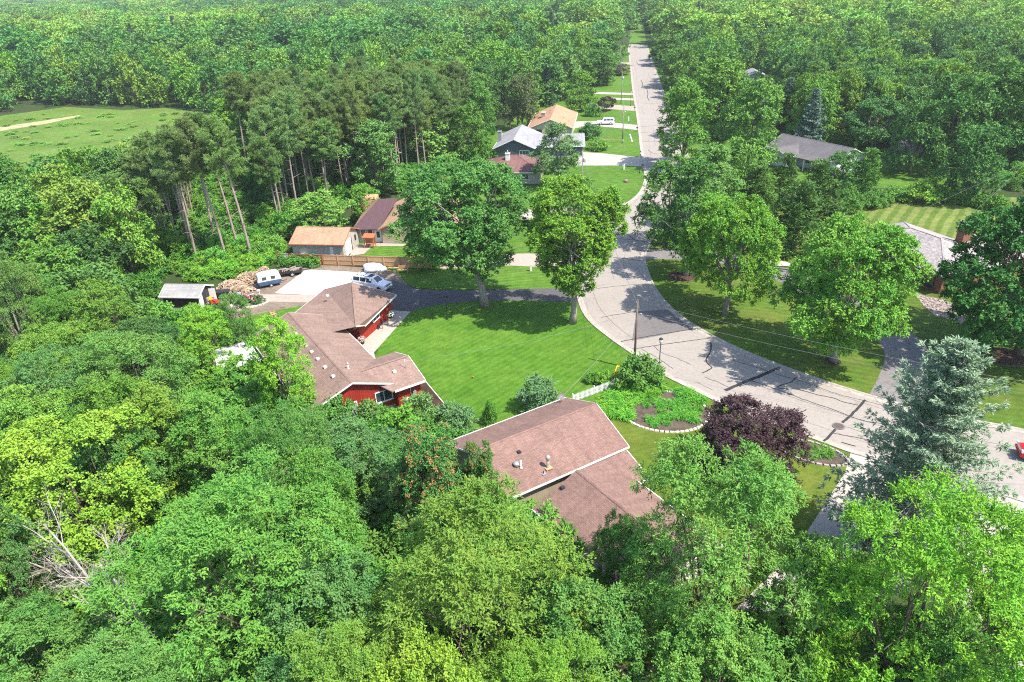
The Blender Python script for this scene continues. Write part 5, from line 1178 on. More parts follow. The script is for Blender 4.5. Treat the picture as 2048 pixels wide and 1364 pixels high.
# --- plum metal roof house
ph = thing('brick_house', 'tan brick house with plum metal roof behind the wooden glider', 'house', (-16, 118, 0))
MB().prism([(-9.2, -5.4), (-5.0, -5.4), (-5.0, 6), (-9.2, 6)], 0, 2.75).build('wall', 'beige', ph)
MB().slab([(-9.9, -6.2, 2.6), (-5.3, -6.2, 2.6), (-3.2, 3.4, 4.9), (-6.6, 3.4, 4.9)], .14).build('metal_roof', 'roof_metal', ph)
MB().slab([(-9.9, -6.2, 2.55), (-6.6, 3.4, 4.85), (-9.6, 7, 2.6)], .1).build('back_roof', 'roof_tan', ph)
body(ph, 12.5, 12.4, 2.7, 5.3, 'brick_tan', 1.2, .2, math.pi / 2, 'brick_wall'); gable(ph, 12.5, 12.4, 2.7, 5.3, 'roof_tan', .5, 1.2, .2, math.pi / 2, fascia='wood_red')
MB().box((-9.4, 7.5, 2.0), (3.4, 4.5, 4.0)).build('rear_wall', 'wood_new', ph)
window(ph, (-8.2, -5.4, 1.0), .95, 1.3, -math.pi / 2, 1); window(ph, (-7.1, -5.4, 1.0), .95, 1.3, -math.pi / 2, 1); door(ph, (-5.75, -5.4, .05), .95, 2.1, -math.pi / 2)
MB().box((0, -.02, .2), (.9, .1, .25)).build('basement_vent', 'metal_dark', ph, (-2.4, -6.0, 0)); window(ph, (2.5, -6.05, 1.0), 2.2, 1.3, -math.pi / 2, 2)
sheet('patio', gl((705, 497), (735, 486), (812, 488), (812, 492), (745, 493), (728, 508), (700, 512)), 0.03, 'drive_pink')
# --- mauve hip-roof house
mv = thing('mauve_house', 'house with mauve hip roof and white chimney behind the front lawn ashes', 'house', (1.8, 150.6, 0), R(-8))
MB().prism([(-6, -5), (6, -5), (6, 5), (-6, 5)], 0, 2.6).build('wall', 'beige', mv); mr = hip(mv, 12, 10.4, 2.65, 4.9, 'roof_mauve', .6)
MB().box((0, 0, .9), (.9, .7, 1.9)).box((0, 0, 1.9), (1.05, .85, .12)).build('chimney', 'offwhite', mv, (-1.0, -1.6, 3.7)); MB().lathe([(.16, 0), (.16, .45), (.22, .5), (.05, .6)], n=10).build('flue_cap', 'metal_grey', mv, (-1, -1.6, 5.6))
vents(mr, [(-.2, 1.2, 4.35), (.5, 1.5, 4.25)], 'metal_dark'); window(mv, (-2, -5, .9), 2, 1.3, -math.pi / 2, 2); window(mv, (3, -5, .9), 1.6, 1.3, -math.pi / 2, 2); window(mv, (6, 0, .9), 1.6, 1.3, 0, 2); door(mv, (6, 2.5, .05), .95, 2.05, 0)
# --- blue-grey house
bh = thing('blue_house', 'house with pale grey roof and blue-grey shake gable', 'house', (3.4, 175, 0), R(81.5))
body(bh, 16.2, 9.0, 2.75, 4.7, 'blue_shake'); b1 = gable(bh, 16.2, 9.0, 2.75, 4.7, 'roof_grey', .5)
ba = R(-85); body(bh, 15, 9, 2.7, 4.4, 'blue_shake', -1.8, -8.2, ba, 'wing_wall'); gable(bh, 15, 9, 2.7, 4.4, 'roof_grey', .5, -1.8, -8.2, ba, name='wing_roof')
MB().box((0, 0, 1.1), (.9, .9, 2.4)).box((0, 0, 2.3), (1.05, 1.05, .14)).build('chimney', 'roof_grey', bh, (-1.5, 4.3, 2.9)); window(bh, (-8.1, -2.4, 1.0), 2.4, 1.1, math.pi, 3); window(bh, (-8.1, 2.6, .4), 3.2, 1.9, math.pi, 3, 'blue_shake')
vents(b1, [(-2, -1.5, 4.2), (1, -1.5, 4.2)])
# --- peach-roof house
th = thing('cream_house', 'cream-walled house with peach shingle roof beside the far parked car', 'house', (13.8, 199, 0), R(81.3))
body(th, 21, 11.2, 2.75, 4.9, 'cream'); t1 = gable(th, 21, 11.2, 2.75, 4.9, 'roof_peach', .5, fascia='offwhite')
MB().box((0, 0, .6), (2.4, 1.0, 1.1)).box((0, 0, 1.18), (2.6, 1.2, .1)).build('chimney', 'drive_pink', t1, (-1.5, 2.6, 3.9)); vents(t1, [(4, 1.2, 4.5), (0, 1.0, 4.5), (-3, -3.0, 3.75), (-5, -4.4, 3.2)], 'metal_dark', .3)
for y in (3.0, -1.2): window(th, (-10.5, y, 1.0), 1.5, 1.3, math.pi, 2, 'metal_dark')
MB().box((0, 0, .8), (3, 2.2, 1.6)).build('deck', 'wood_grey', th, (5, 6.6, 0)); MB().box((.05, 0, 1.1), (.08, 4.8, 2.2)).build('garage_door', 'white', th, (2, -5.62, 0), -math.pi / 2)
# --- brick house on the right
kh = thing('brick_house', 'red brick house with grey shake roof and tall brick chimney', 'house', (59.3, 93.8, 0), R(-69))
MB().prism([(-8.5, -6), (8.5, -6), (8.5, 6), (-8.5, 6)], 0, 2.8).build('wall', 'brick_red', kh); kr = hip(kh, 17, 12, 2.85, 4.9, 'roof_shake', .6)
MB().prism([(0, 5), (8.2, 5), (8.2, 15), (0, 15)], 0, 2.7).build('wing_wall', 'brick_red', kh); gable(kh, 12, 8, 2.8, 4.2, 'roof_shake', .5, 4.1, 9.5, math.pi / 2, name='wing_roof')
ch = MB().box((0, 0, 1.9), (1.1, 2.1, 4.6)).box((0, 0, 3.05), (1.16, 2.16, .1)).build('chimney', 'brick_red', kh, (3.0, 3.9, 2.3)); MB().box((0, 0, 4.45), (1.2, 2.2, .5)).build('chimney_crown', 'drive_pink', ch)
for sg in (-.5, .5): MB().lathe([(.18, 4.7), (.18, 5.1), (.26, 5.15), (.05, 5.3)], (0, sg, 0), 10).build('flue_cap', 'metal_grey', ch)
for k in range(2): window(kh, (8.5, -3.6 + 1.9 * k, .6), 1.6, 1.9, 0, 2, 'metal_dark')
window(kh, (0, -6, .7), 2.4, 1.7, -math.pi / 2, 3, 'metal_dark'); door(kh, (3.2, -6, .05), 1.0, 2.1, -math.pi / 2); window(kh, (6.2, -6, .5), 2.4, 1.9, -math.pi / 2, 3, 'metal_dark')
# --- white house and its neighbours beyond
wh = thing('white_house', 'white-sided house with dark grey roof and porch behind the arborvitae', 'house', (67.5, 152.5, 0), R(-62))
body(wh, 18, 8.6, 2.9, 4.9, 'white_siding'); gable(wh, 18, 8.6, 2.9, 4.9, 'roof_dark', .5); body(wh, 6, 5, 2.8, 4.0, 'white_siding', -3, -5.2, math.pi / 2, 'porch_wall'); gable(wh, 6, 5, 2.8, 4.0, 'roof_dark', .5, -3, -5.2, math.pi / 2, name='porch_roof')
for x in (.5, 2.6, 4.6): MB().box((0, 0, 1.25), (.16, .16, 2.5)).build('porch_post', 'white', wh, (x, -6.4, 0))
MB().slab([(-.2, -6.8, 2.55), (5.4, -6.8, 2.55), (5.4, -4.2, 3.0), (-.2, -4.2, 3.0)], .12).build('porch_canopy', 'roof_dark', wh)
window(wh, (9, 0, 1), 1.6, 1.3, 0, 2); window(wh, (6.5, -4.3, 1), 1.6, 1.3, -math.pi / 2, 2, 'metal_dark'); window(wh, (2, -4.3, 1), 1.6, 1.3, -math.pi / 2, 2); window(wh, (-3, -8.2, 1), 1.6, 1.3, -math.pi / 2, 2)
def small_house(px, L, W, rz, wall, roof, lab, ze=2.7, zr=4.4, name='house'):
    o = thing(name, lab, 'house', (*G(*px), 0), rz); body(o, L, W, ze, zr, wall); gable(o, L, W, ze, zr, roof, .4); window(o, (0, -W / 2, 1), 1.6, 1.3, -math.pi / 2, 2); window(o, (-L / 2, 0, 1), 1.4, 1.3, math.pi, 2); window(o, (L / 2, 0, 1), 1.4, 1.3, 0, 2); return o
small_house((1506, 166), 11, 8, R(80), 'white_siding', 'roof_grey', 'white house end glimpsed through trees right beside the big dark maple', name='white_house')
small_house((1545, 222), 14, 9, R(60), 'white_siding', 'roof_dark', 'grey-roofed house hidden between the cottonwood and the blue spruces', name='grey_house')
small_house((1818, 304), 7, 4, R(8), 'white_siding', 'roof_grey', 'small white outbuilding under the trees behind the white house', 2.2, 2.8, 'outbuilding')
for q, lb in (((150, 20), 'tiny white house in the far haze, outermost of the distant pair'), ((232, 20), 'tiny white house in the far haze, inner one of the distant pair'), ((205, 44), 'small white house roof showing in the distant wood')):
    p = U(q[0], q[1] - 8, 12); o = thing('white_house', lb, 'house', (p[0], p[1], 0), R(20)); body(o, 34, 20, 12, 18, 'white_siding'); gable(o, 34, 20, 12, 18, 'roof_grey', .8)
# --- white canopy over the deck left of the red house
cv = thing('patio_canopy', 'white patio canopy on posts beside the red house back wall', 'canopy', (*U(470, 712, 2.7)[:2], 0), RA - math.pi / 2)
MB().slab([(-2.2, -2.4, 2.6), (2.2, -2.4, 2.6), (2.2, 2.4, 3.0), (-2.2, 2.4, 3.0)], .1).build('canopy_roof', 'white', cv)
for x in (-2.1, -.7, .7, 2.1): MB().box((x, -2.3, 1.3), (.1, .1, 2.55)).build('post', 'white', cv)
for x in (-2.1, 2.1): MB().box((x, 2.3, 1.45), (.1, .1, 2.9)).build('post', 'white', cv)
MB().box((0, 0, .2), (5, 5.6, .36)).build('deck', 'wood_grey', cv)
rl2 = MB()
rl2.box((0, -2.75, 1.3), (5, .08, .08)).box((0, -2.75, .5), (5, .06, .06))
ro_ = rl2.build('railing', 'white', cv)
for k in range(26): MB().box((-2.45 + k * .196, -2.75, .9), (.04, .04, .8)).build('baluster', 'white', ro_)

# ------------------------------------------------------------------ fences
fn = thing('wooden_fence', 'long vertical-board wooden fence, reddish at one end, behind the white slab', 'fence', (-24.1, 102.0, 0), math.atan2(-4.43, 24.5))
Lf = 24.9; bm = {k: MB().box((0, 0, .9), (.138, .025, 1.74)).mesh('board', k) for k in ('wood_new', 'wood_red', 'white')}
npan = 10; pl = Lf / npan
for k in range(npan + 1): MB().box((0, -.06, .95), (.13, .1, 1.9)).build('post', 'wood_red' if k < 4 else 'wood_new', fn, (-Lf / 2 + k * pl, 0, 0))
for k in range(npan):
    for z in (.25, .95, 1.72): MB().box((0, -.035, z), (pl - .13, .04, .09)).build('rail', 'wood_red' if k < 3 else 'wood_new', fn, (-Lf / 2 + (k + .5) * pl, 0, 0))
rf = random.Random(3); nbd = int(Lf / .146)
for k in range(nbd):
    x = -Lf / 2 + (k + .5) * Lf / nbd; f = x + Lf / 2
    o = bpy.data.objects.new('board', bm['white' if .2 < f < 1.7 else ('wood_red' if f < 7.2 + rf.uniform(-.8, .8) else 'wood_new')]); link(o); o.parent = fn; o.location = (x, .005 + rf.uniform(-.004, .004), rf.uniform(-.02, .02)); o.rotation_euler = (0, rf.uniform(-.012, .012), 0)
pk = thing('picket_fence', 'short white picket fence beside the yellow guy guards', 'fence', (*((np.array(G(1148, 804)) + np.array(G(1228, 774))) / 2), 0), math.atan2(G(1228, 774)[1] - G(1148, 804)[1], G(1228, 774)[0] - G(1148, 804)[0]))
pm = MB().prism([(-.045, -.012), (.045, -.012), (.045, .012), (-.045, .012)], .05, .88).prism([(-.045, -.012), (.045, -.012), (.045, .012), (-.045, .012)], .88, .98, [(-.005, -.012), (.005, -.012), (.005, .012), (-.005, .012)]).mesh('picket', 'white')
for k in range(34):
    o = bpy.data.objects.new('picket', pm); link(o); o.parent = pk; o.location = (-2.7 + k * .1636, 0, 0)
for z in (.25, .72): MB().box((0, .03, z), (5.5, .03, .08)).build('rail', 'white', pk)
for x in (-2.75, 0, 2.75): MB().box((x, .08, .52), (.1, .1, 1.04)).build('post', 'white', pk)
# ------------------------------------------------------------------ vehicles
def wheel(parent, x, y, r=.4, w=.26, rim='rim'):
    t = MB().lathe([(r * .62, -w / 2), (r * .93, -w / 2), (r, -w * .32), (r, w * .32), (r * .93, w / 2), (r * .62, w / 2)], n=20, axis='Y').build('wheel', 'tyre', parent, (x, y, r))
    sg = 1 if y > 0 else -1
    m = MB().lathe([(r * .62, 0), (r * .6, .02), (r * .5, .03)], (0, sg * w * .46, 0), 16, axis='Y')
    for k in range(5): m.beam((0, sg * (w * .5 + .03), 0), (r * .58 * math.cos(k * 1.2566), sg * (w * .5 + .03), r * .58 * math.sin(k * 1.2566)), .06, .05)
    m.build('rim', rim, t)
def car(root, L, Wd, st, paint, wb, wr=.4, rim='rim', side=(), screens=(), rails=True, seam=True):
    """st: stations (x, z_bottom, z_belt, z_top, half width, half width of roof)"""
    m = MB(); rings = []
    for x, zb_, zl, zt_, hw, hr in st:
        q = [(hr * .8, zt_), (hr, zt_ - .05), (hw * .97, zl), (hw, zl - .14), (hw, zb_ + .22), (hw * .93, zb_)]
        rings.append([(x, y, z) for y, z in q] + [(x, -y, z) for y, z in q[::-1]])
    i = 0; n = 12; m.v = [p for r_ in rings for p in r_]
    for k in range(len(rings) - 1):
        for j in range(n): m.f.append((k * n + j, k * n + (j + 1) % n, (k + 1) * n + (j + 1) % n, (k + 1) * n + j)); m.smooth.append(False)
    m.f.append(tuple(range(n))[::-1]); m.f.append(tuple((len(rings) - 1) * n + j for j in range(n))); m.smooth += [False] * 2
    b = m.build('body', paint, root); bv = b.modifiers.new('bevel', 'BEVEL'); bv.width = .05; bv.segments = 2; bv.limit_method = 'ANGLE'; bv.angle_limit = R(18)
    S_ = np.array(st)
    def at(x): return [float(np.interp(x, S_[:, 0], S_[:, k])) for k in range(1, 6)]
    for x0, x1, lab in side:
        for sg in (-1, 1):
            pts = []
            for x, u in ((x0, .1), (x1, .1), (x1, .86), (x0, .86)):
                xx = x if u < .5 else x; zb_, zl, zt_, hw, hr = at(xx); z0_, z1_ = zl, zt_ - .05
                pts.append((xx, sg * (hw * .97 + (hr - hw * .97) * u + .012), z0_ + (z1_ - z0_) * u))
            MB().face(pts if sg < 0 else pts[::-1]).face([(p[0], p[1] - sg * .01, p[2]) for p in (pts[::-1] if sg < 0 else pts)]).build('side_window', 'glass', root)
    for xa, xb in screens:
        A_, B_ = at(xa), at(xb); za, zb2 = A_[2], B_[2]; k = 1 if xa > xb else -1
        MB().slab([(xa, -A_[4] * .78, za + .012), (xa, A_[4] * .78, za + .012), (xb, B_[4] * .78, zb2 + .012), (xb, -B_[4] * .78, zb2 + .012)], .015).build('windscreen', 'glass', root)
    for x in (-wb / 2, wb / 2):
        for y in (-(Wd / 2 - .1), Wd / 2 - .1): wheel(root, x + wb * .02, y, wr, .26, rim)
    f = st[-1]; r_ = st[0]
    MB().box((0, 0, 0), (.06, Wd * .52, .26)).build('grille', 'chrome', root, (f[0] + .01, 0, f[1] + .52)); MB().box((0, 0, 0), (.1, Wd * .94, .2)).build('bumper', paint, root, (f[0] + .03, 0, f[1] + .16)); MB().box((0, 0, 0), (.06, Wd * .5, .1)).build('lower_grille', 'metal_dark', root, (f[0] + .09, 0, f[1] + .2))
    for sg in (-1, 1):
        MB().box((0, 0, 0), (.12, .28, .24)).build('headlight', 'lamp_glass', root, (f[0] - .03, sg * Wd * .38, f[1] + .54)); MB().box((0, 0, 0), (.08, .16, .5)).build('tail_light', 'tail', root, (r_[0] + .0, sg * Wd * .44, r_[1] + .75))
        q = at(.28 * L); MB().box((0, 0, 0), (.14, .24, .18)).build('mirror', paint, root, (.2 * L, sg * (Wd / 2 + .1), q[1] + .08))
        for x in (-.12 * L, .04 * L): MB().box((0, 0, 0), (.2, .03, .04)).build('door_handle', 'chrome', root, (x, sg * (Wd / 2 + .012), at(x)[1] - .12))
        if rails: MB().tube([(-.4 * L, 0, 0), (-.38 * L, 0, .07), (.02 * L, 0, .07), (.05 * L, 0, 0)], .03, 6).build('roof_rail', 'metal_dark', root, (0, sg * .62, at(-.1)[2] + .0))
    return root
suv = thing('white_suv', 'long white SUV with black wheels parked beside the new white slab', 'car', (-19.75, 93.0, .06), math.atan2(-1.54, 3.09))
st = [(-2.82, .42, 1.15, 1.2, .93, .9), (-2.76, .36, 1.2, 1.78, .97, .76), (-2.5, .34, 1.22, 1.93, .99, .74), (-1.0, .32, 1.22, 1.97, 1.0, .74), (.35, .32, 1.2, 1.95, 1.0, .73), (.75, .32, 1.19, 1.88, 1.0, .71), (1.45, .32, 1.17, 1.28, .99, .8), (1.65, .32, 1.14, 1.22, .99, .84), (2.55, .33, 1.04, 1.12, .97, .84), (2.72, .38, .9, 1.0, .93, .86), (2.76, .42, .8, .86, .88, .8)]
car(suv, 5.6, 2.0, st, 'car_white', 3.4, .42, 'rim', [(-2.55, -1.5, ''), (-1.38, -.42, ''), (-.3, .62, '')], [(1.42, .78)])
MB().box((0, 0, 0), (.75, .95, .02)).build('sunroof', 'glass', suv, (.05, 0, 1.965)); MB().box((0, 0, 0), (.03, 1.3, .35)).build('rear_window', 'glass', suv, (-2.8, 0, 1.45))
MB().box((-.9, -.45, 0), (.05, .05, .05)).box((-.9, 0, .1), (.05, 1.35, .04)).box((-2.0, 0, .1), (.05, 1.35, .04)).build('roof_bar', 'metal_dark', suv, (0, 0, 1.97))
su2 = thing('white_suv', 'small white SUV standing in the far driveway beside the bronze tree', 'car', (*G(1211, 249), .03), R(176))
st2 = [(x * .86, a, b * .92, c * .92, d * .95, e * .95) for x, a, b, c, d, e in st]
car(su2, 4.8, 1.9, st2, 'car_white', 2.85, .37, 'rim_light', [(-2.15, -1.25, ''), (-1.15, -.32, ''), (-.22, .52, '')], [(1.22, .67)], rails=False)
rc_ = thing('red_car', 'red car showing at the picture edge on the road behind the spruce', 'car', (46.9, 48.9, .03), R(160))
st3 = [(x * .84, a, b * .82, c * .78, d * .93, e * .93) for x, a, b, c, d, e in st]
car(rc_, 4.7, 1.86, st3, 'car_red', 2.8, .35, 'rim_light', [(-2.0, -1.2, ''), (-1.1, -.32, ''), (-.22, .5, '')], [(1.2, .66), (-2.2, -1.6)], rails=False)
# --- camper and trailers
cp = thing('camper_trailer', 'tiny white and navy camper trailer beside the firewood heap', 'camper', (-35.3, 95.6, 0), R(24))
prof = [(-1.5, .45), (-1.75, .9), (-1.55, 1.75), (-1.2, 2.05), (1.1, 2.1), (1.5, 1.85), (1.75, 1.05), (1.55, .45)]
def side_prism(mb, prof, y0, y1, k0=1.0):
    n = len(prof); i = len(mb.v); mb.v += [(x, y0, z) for x, z in prof] + [(x, y1, z) for x, z in prof]
    mb.f += [tuple(range(i, i + n)), tuple(range(i + 2 * n - 1, i + n - 1, -1))]; mb.smooth += [False] * 2
    for k in range(n):
        j = (k + 1) % n; mb.f.append((i + j, i + k, i + n + k, i + n + j)); mb.smooth.append(False)
    return mb
up = [(-1.72, .98), (-1.55, 1.75), (-1.2, 2.05), (1.1, 2.1), (1.5, 1.85), (1.72, 1.0)]; lwp = [(-1.45, .4), (-1.74, .97), (1.74, .99), (1.5, .4)]
b_ = side_prism(MB(), up, -.85, .85).build('shell', 'white', cp); bv = b_.modifiers.new('bevel', 'BEVEL'); bv.width = .1; bv.segments = 3
b_ = side_prism(MB(), lwp, -.84, .84).build('lower_body', 'navy', cp); bv = b_.modifiers.new('bevel', 'BEVEL'); bv.width = .05; bv.segments = 2
for x in (-.7, .55): MB().box((0, 0, 0), (.6, .03, .45)).build('window', 'glass', cp, (x, -.86, 1.5))
MB().box((0, 0, 0), (.04, .9, .42)).build('window', 'glass', cp, (-1.67, 0, 1.42)); MB().box((0, 0, 0), (.55, .03, 1.35)).build('door', 'offwhite', cp, (.95, .86, 1.2))
for y in (-.8, .8): wheel(cp, .1, y, .32, .18, 'rim_light')
MB().beam((1.5, 0, .4), (2.5, 0, .4), .08).build('hitch', 'metal_dark', cp)
def junk(mb, rs, n, bx, by, z, l):
    for _ in range(n):
        a, e = rs.uniform(0, 3.14), rs.uniform(-.3, .3); q = Matrix.Rotation(a, 3, 'Z') @ Matrix.Rotation(e, 3, 'Y'); mb.box((rs.uniform(-bx, bx), rs.uniform(-by, by), z + rs.uniform(0, .25)), (l * rs.uniform(.5, 1.2), rs.uniform(.08, .2), rs.uniform(.06, .16)), rot=q)
    return mb
ut = thing('utility_trailer', 'flatbed utility trailer loaded with scrap behind the camper', 'trailer', (-33.2, 99.6, 0), R(14))
MB().box((0, 0, .55), (3.4, 1.8, .1)).beam((1.7, 0, .5), (3.0, 0, .45), .1).build('bed', 'metal_dark', ut)
for y in (-.88, .88): MB().box((0, y, .75), (3.4, .05, .3)).build('side_rail', 'metal_dark', ut); wheel(ut, .2, y * 1.12, .34, .2, 'rim_light')
junk(MB(), np.random.RandomState(4), 26, 1.4, .7, .68, 1.0).build('load', 'wood_grey', ut)
bt = thing('boat', 'covered boat on a trailer under cream canvas in the curved driveway', 'boat', (37.8, 94.4, 0), R(-28))
hull = MB(); hs_ = [(-2.6, .95, .75), (-1, 1.0, .72), (.8, .95, .75), (2.0, .6, .85), (2.8, .08, 1.0)]
for (x0, w0, k0), (x1, w1, k1) in zip(hs_[:-1], hs_[1:]):
    for sg in (-1, 1): q = [(x0, 0, k0 - .25), (x1, 0, k1 - .25), (x1, sg * w1, 1.15), (x0, sg * w0, 1.15)]; hull.face(q if sg < 0 else q[::-1])
hull.face([(-2.6, -.95, 1.15), (-2.6, .95, 1.15), (-2.6, 0, .5)]).build('hull', 'wood_grey', bt)
cvr = MB()
for (x0, w0, _), (x1, w1, _) in zip(hs_[:-1], hs_[1:]):
    z0, z1 = 1.75 - .1 * abs(x0), 1.75 - .14 * abs(x1)
    for sg in (-1, 1): q = [(x0, sg * (w0 + .06), 1.1), (x1, sg * (w1 + .06), 1.1), (x1, 0, z1), (x0, 0, z0)]; cvr.face(q if sg < 0 else q[::-1], True)
cvr.face([(-2.6, 1.01, 1.1), (-2.6, -1.01, 1.1), (-2.6, 0, 1.5)]).build('cover', 'canvas', bt); MB().box((-.3, 0, .35), (4.6, .1, .1)).beam((2, 0, .35), (3.6, 0, .4), .1).box((-.8, 0, .3), (.1, 1.7, .1)).build('trailer_frame', 'metal_dark', bt)
for y in (-.95, .95): wheel(bt, -.8, y, .33, .2, 'rim_light')

# ------------------------------------------------------------------ yard things
wp = MB(); rl = np.random.RandomState(8)
def heap(cx, cy, rx, ry, h, n, rz=0):
    for _ in range(n):
        u, v = rl.uniform(-1, 1, 2)
        if u * u + v * v > 1: continue
        z = h * (1 - (u * u + v * v)) * rl.uniform(.75, 1) + .06; a = rl.uniform(0, 3.14); q = Matrix.Rotation(a, 3, 'Z') @ Matrix.Rotation(rl.uniform(-.5, .5), 3, 'Y') @ Matrix.Rotation(rl.uniform(0, 3), 3, 'X'); s_ = rl.uniform(.1, .2)
        x, y = cx + u * rx * math.cos(rz) - v * ry * math.sin(rz), cy + u * rx * math.sin(rz) + v * ry * math.cos(rz); wp.box((x, y, z), (rl.uniform(.35, .6), s_, s_ * rl.uniform(.5, 1)), rot=q)
heap(-38.6, 97.3, 2.6, 1.6, 1.5, 700, .2); heap(-41.0, 95.3, 2.0, 1.5, 1.1, 420, .3); heap(-39.3, 93.6, 2.4, 1.1, .8, 330, .2); heap(-37.0, 98.8, 1.5, 1.2, 1.6, 350)
wo = wp.build('firewood_heap', 'log'); tag(wo, 'long loose heap of split firewood between shed and camper', 'firewood', None, 'stuff')
tp = thing('tarp_pile', 'pile under a bright white tarp against the wooden fence', 'tarp', (*G(747, 541), 0)); MB().blob((0, 0, .45), (1.7, 1.0, .75), 3, 16, .16).build('tarp', 'tarp', tp); MB().blob((.9, -.2, .25), (1.1, .8, .5), 5, 14, .2).build('fold', 'tarp', tp)
def bench(root, w, mat, arms=True, slats=5, h=.45):
    for x in (-w / 2, w / 2):
        for y in (-.24, .24): MB().box((x, y, h / 2), (.07, .07, h)).build('leg', mat, root)
        if arms: MB().box((x, 0, h + .24), (.09, .6, .05)).box((x, -.24, h + .12), (.06, .06, .24)).build('armrest', mat, root)
    for k in range(slats): MB().box((0, -.22 + k * .11, h + .02), (w + .08, .09, .035)).build('seat_slat', mat, root)
    for k in range(4): MB().box((0, .28 + k * .03, h + .15 + k * .12), (w + .08, .03, .09)).build('back_slat', mat, root)
    for x in (-w / 2, w / 2): MB().beam((x, .24, h), (x, .4, h + .62), .06).build('back_post', mat, root)
wb_ = thing('garden_bench', 'light wooden garden bench standing against the wooden fence', 'bench', (*G(807, 545), 0), R(-10)); bench(wb_, 1.5, 'wood_new')
sb_ = thing('plank_bench', 'low plain wooden plank bench between the tarp pile and garden bench', 'bench', (*G(787, 540), 0), R(-10)); MB().box((0, 0, .4), (1.5, .35, .06)).build('seat', 'wood_new', sb_)
for x in (-.6, .6): MB().box((x, 0, .19), (.08, .3, .37)).build('leg', 'wood_new', sb_)
bb = thing('black_bench', 'small black bench on the patio against the red garage wall', 'bench', (-16.85, 80.3, .02), R(-72)); bench(bb, 1.1, 'metal_dark', False, 4)
gs = thing('glider_swing', 'orange-stained wooden canopy swing on the patio by the garage', 'swing', (*G(741, 495), 0), R(-12))
for x in (-.8, .8):
    for y in (-.5, .5): MB().beam((x, y, 0), (x, y * .6, 2.0), .09).build('leg', 'wood_orange', gs)
MB().slab([(-1.0, -.7, 1.95), (1.0, -.7, 1.95), (1.0, .6, 2.25), (-1.0, .6, 2.25)], .08).build('canopy', 'wood_orange', gs)
for k in range(5): MB().box((0, -.25 + k * .12, .5), (1.4, .1, .04)).build('seat_slat', 'wood_orange', gs)
for k in range(7): MB().box((0, .36, .62 + k * .13), (1.4, .04, .1)).build('back_slat', 'wood_orange', gs)
fp = thing('fire_pit', 'round dark fire pit with logs on the back lawn', 'fire pit', (*G(546, 634), 0)); MB().lathe([(.75, 0), (.75, .32), (.62, .34), (.58, .1), (.1, .08)], n=18).build('ring', 'iron', fp); junk(MB(), np.random.RandomState(6), 7, .3, .25, .38, .9).build('logs', 'wood_new', fp)
ct = thing('garden_cart', 'black garden cart beside the shed doors', 'cart', (-40.9, 92.0, 0), R(10)); MB().prism([(-.8, -.5), (.8, -.5), (.8, .5), (-.8, .5)], .45, .95, [(-1, -.6), (1, -.6), (1, .6), (-1, .6)]).build('tub', 'metal_dark', ct); MB().beam((.9, 0, .8), (1.7, 0, 1.0), .06).build('handle', 'metal_dark', ct)
for y in (-.55, .55): wheel(ct, -.2, y, .3, .12, 'rim_light')
tb = thing('storage_tub', 'low black storage bin between cart and flower bed', 'bin', (-38.9, 91.7, 0), R(15)); MB().prism([(-.6, -.4), (.6, -.4), (.6, .4), (-.6, .4)], 0, .5, [(-.7, -.48), (.7, -.48), (.7, .48), (-.7, .48)]).build('tub', 'metal_dark', tb); MB().box((0, 0, .53), (1.3, .9, .05)).build('lid', 'metal_grey', tb)
rm = thing('riding_mower', 'small red riding mower in front of the shed doors', 'mower', (-41.4, 89.6, 0), R(-30)); MB().box((.45, 0, .55), (.7, .55, .4), taper=.85).build('hood', 'red_plastic', rm); MB().box((-.2, 0, .35), (1.3, .8, .16)).build('deck', 'red_plastic', rm); MB().box((-.4, 0, .62), (.4, .45, .1)).box((-.6, 0, .85), (.08, .45, .4)).build('seat', 'yellow', rm)
for x, y, r_ in ((.55, -.4, .18), (.55, .4, .18), (-.5, -.42, .27), (-.5, .42, .27)): wheel(rm, x, y, r_, .16, 'rim_light')
MB().tube([(.1, 0, .7), (0, 0, .95)], .02, 5).lathe([(.16, .95), (.18, .97), (.16, .99)], (0, 0, 0), 12).build('steering_wheel', 'metal_dark', rm)
# pots, ball, balls
def pot(p, lab, flower, tint, r=.32):
    o = thing('flower_pot', lab, 'flower pot', p); MB().lathe([(r * .6, 0), (r * .85, .4), (r * .95, .42), (r * .8, .36)], n=12).build('pot', 'soil', o)
    rs = np.random.RandomState(int(abs(p[0]) * 10)); n = 260; lf = Leaves(); P = nrm(rs.randn(n, 3)) * r * rs.uniform(.6, 1.35, (n, 1)); P[:, 2] = abs(P[:, 2]) + .4; lf.add(P, rs.randn(n, 3), rs.randn(n, 3) + [0, 0, 1], .14, .09, rs.rand(n)); c = bpy.data.objects.new('leaves', lf.mesh('pot_leaves', ['leaf'])); link(c); c.parent = o; c.color = (*tint, 1)
    lf = Leaves(); n = 120; P = nrm(rs.randn(n, 3)) * r * 1.3; P[:, 2] = abs(P[:, 2]) + .45; lf.add(P, rs.randn(n, 3), rs.randn(n, 3) + [0, 0, 1], .14, .13, rs.rand(n)); c = bpy.data.objects.new('blossoms', lf.mesh('pot_petals', [flower])); link(c); c.parent = o
pot((-18.4, 76.0, .02), 'flower pot of pale pink blossoms at the red garage corner', 'petal_pale', (0.1, 0.2, 0.05), .42); pot((-15.9, 83.0, .02), 'leafy green pot plant beside the red garage door', 'leaf', (0.2, 0.3, 0.03), .4)
bl = thing('ball', 'small orange ball lying on the front lawn', 'ball', (*G(946, 756), .12)); MB().lathe([(.01, -.12), (.08, -.09), (.12, 0), (.08, .09), (.01, .12)], n=14).build('shell', 'wood_orange', bl); MB().lathe([(.121, -.012), (.121, .012)], n=14).build('seam', 'metal_dark', bl)
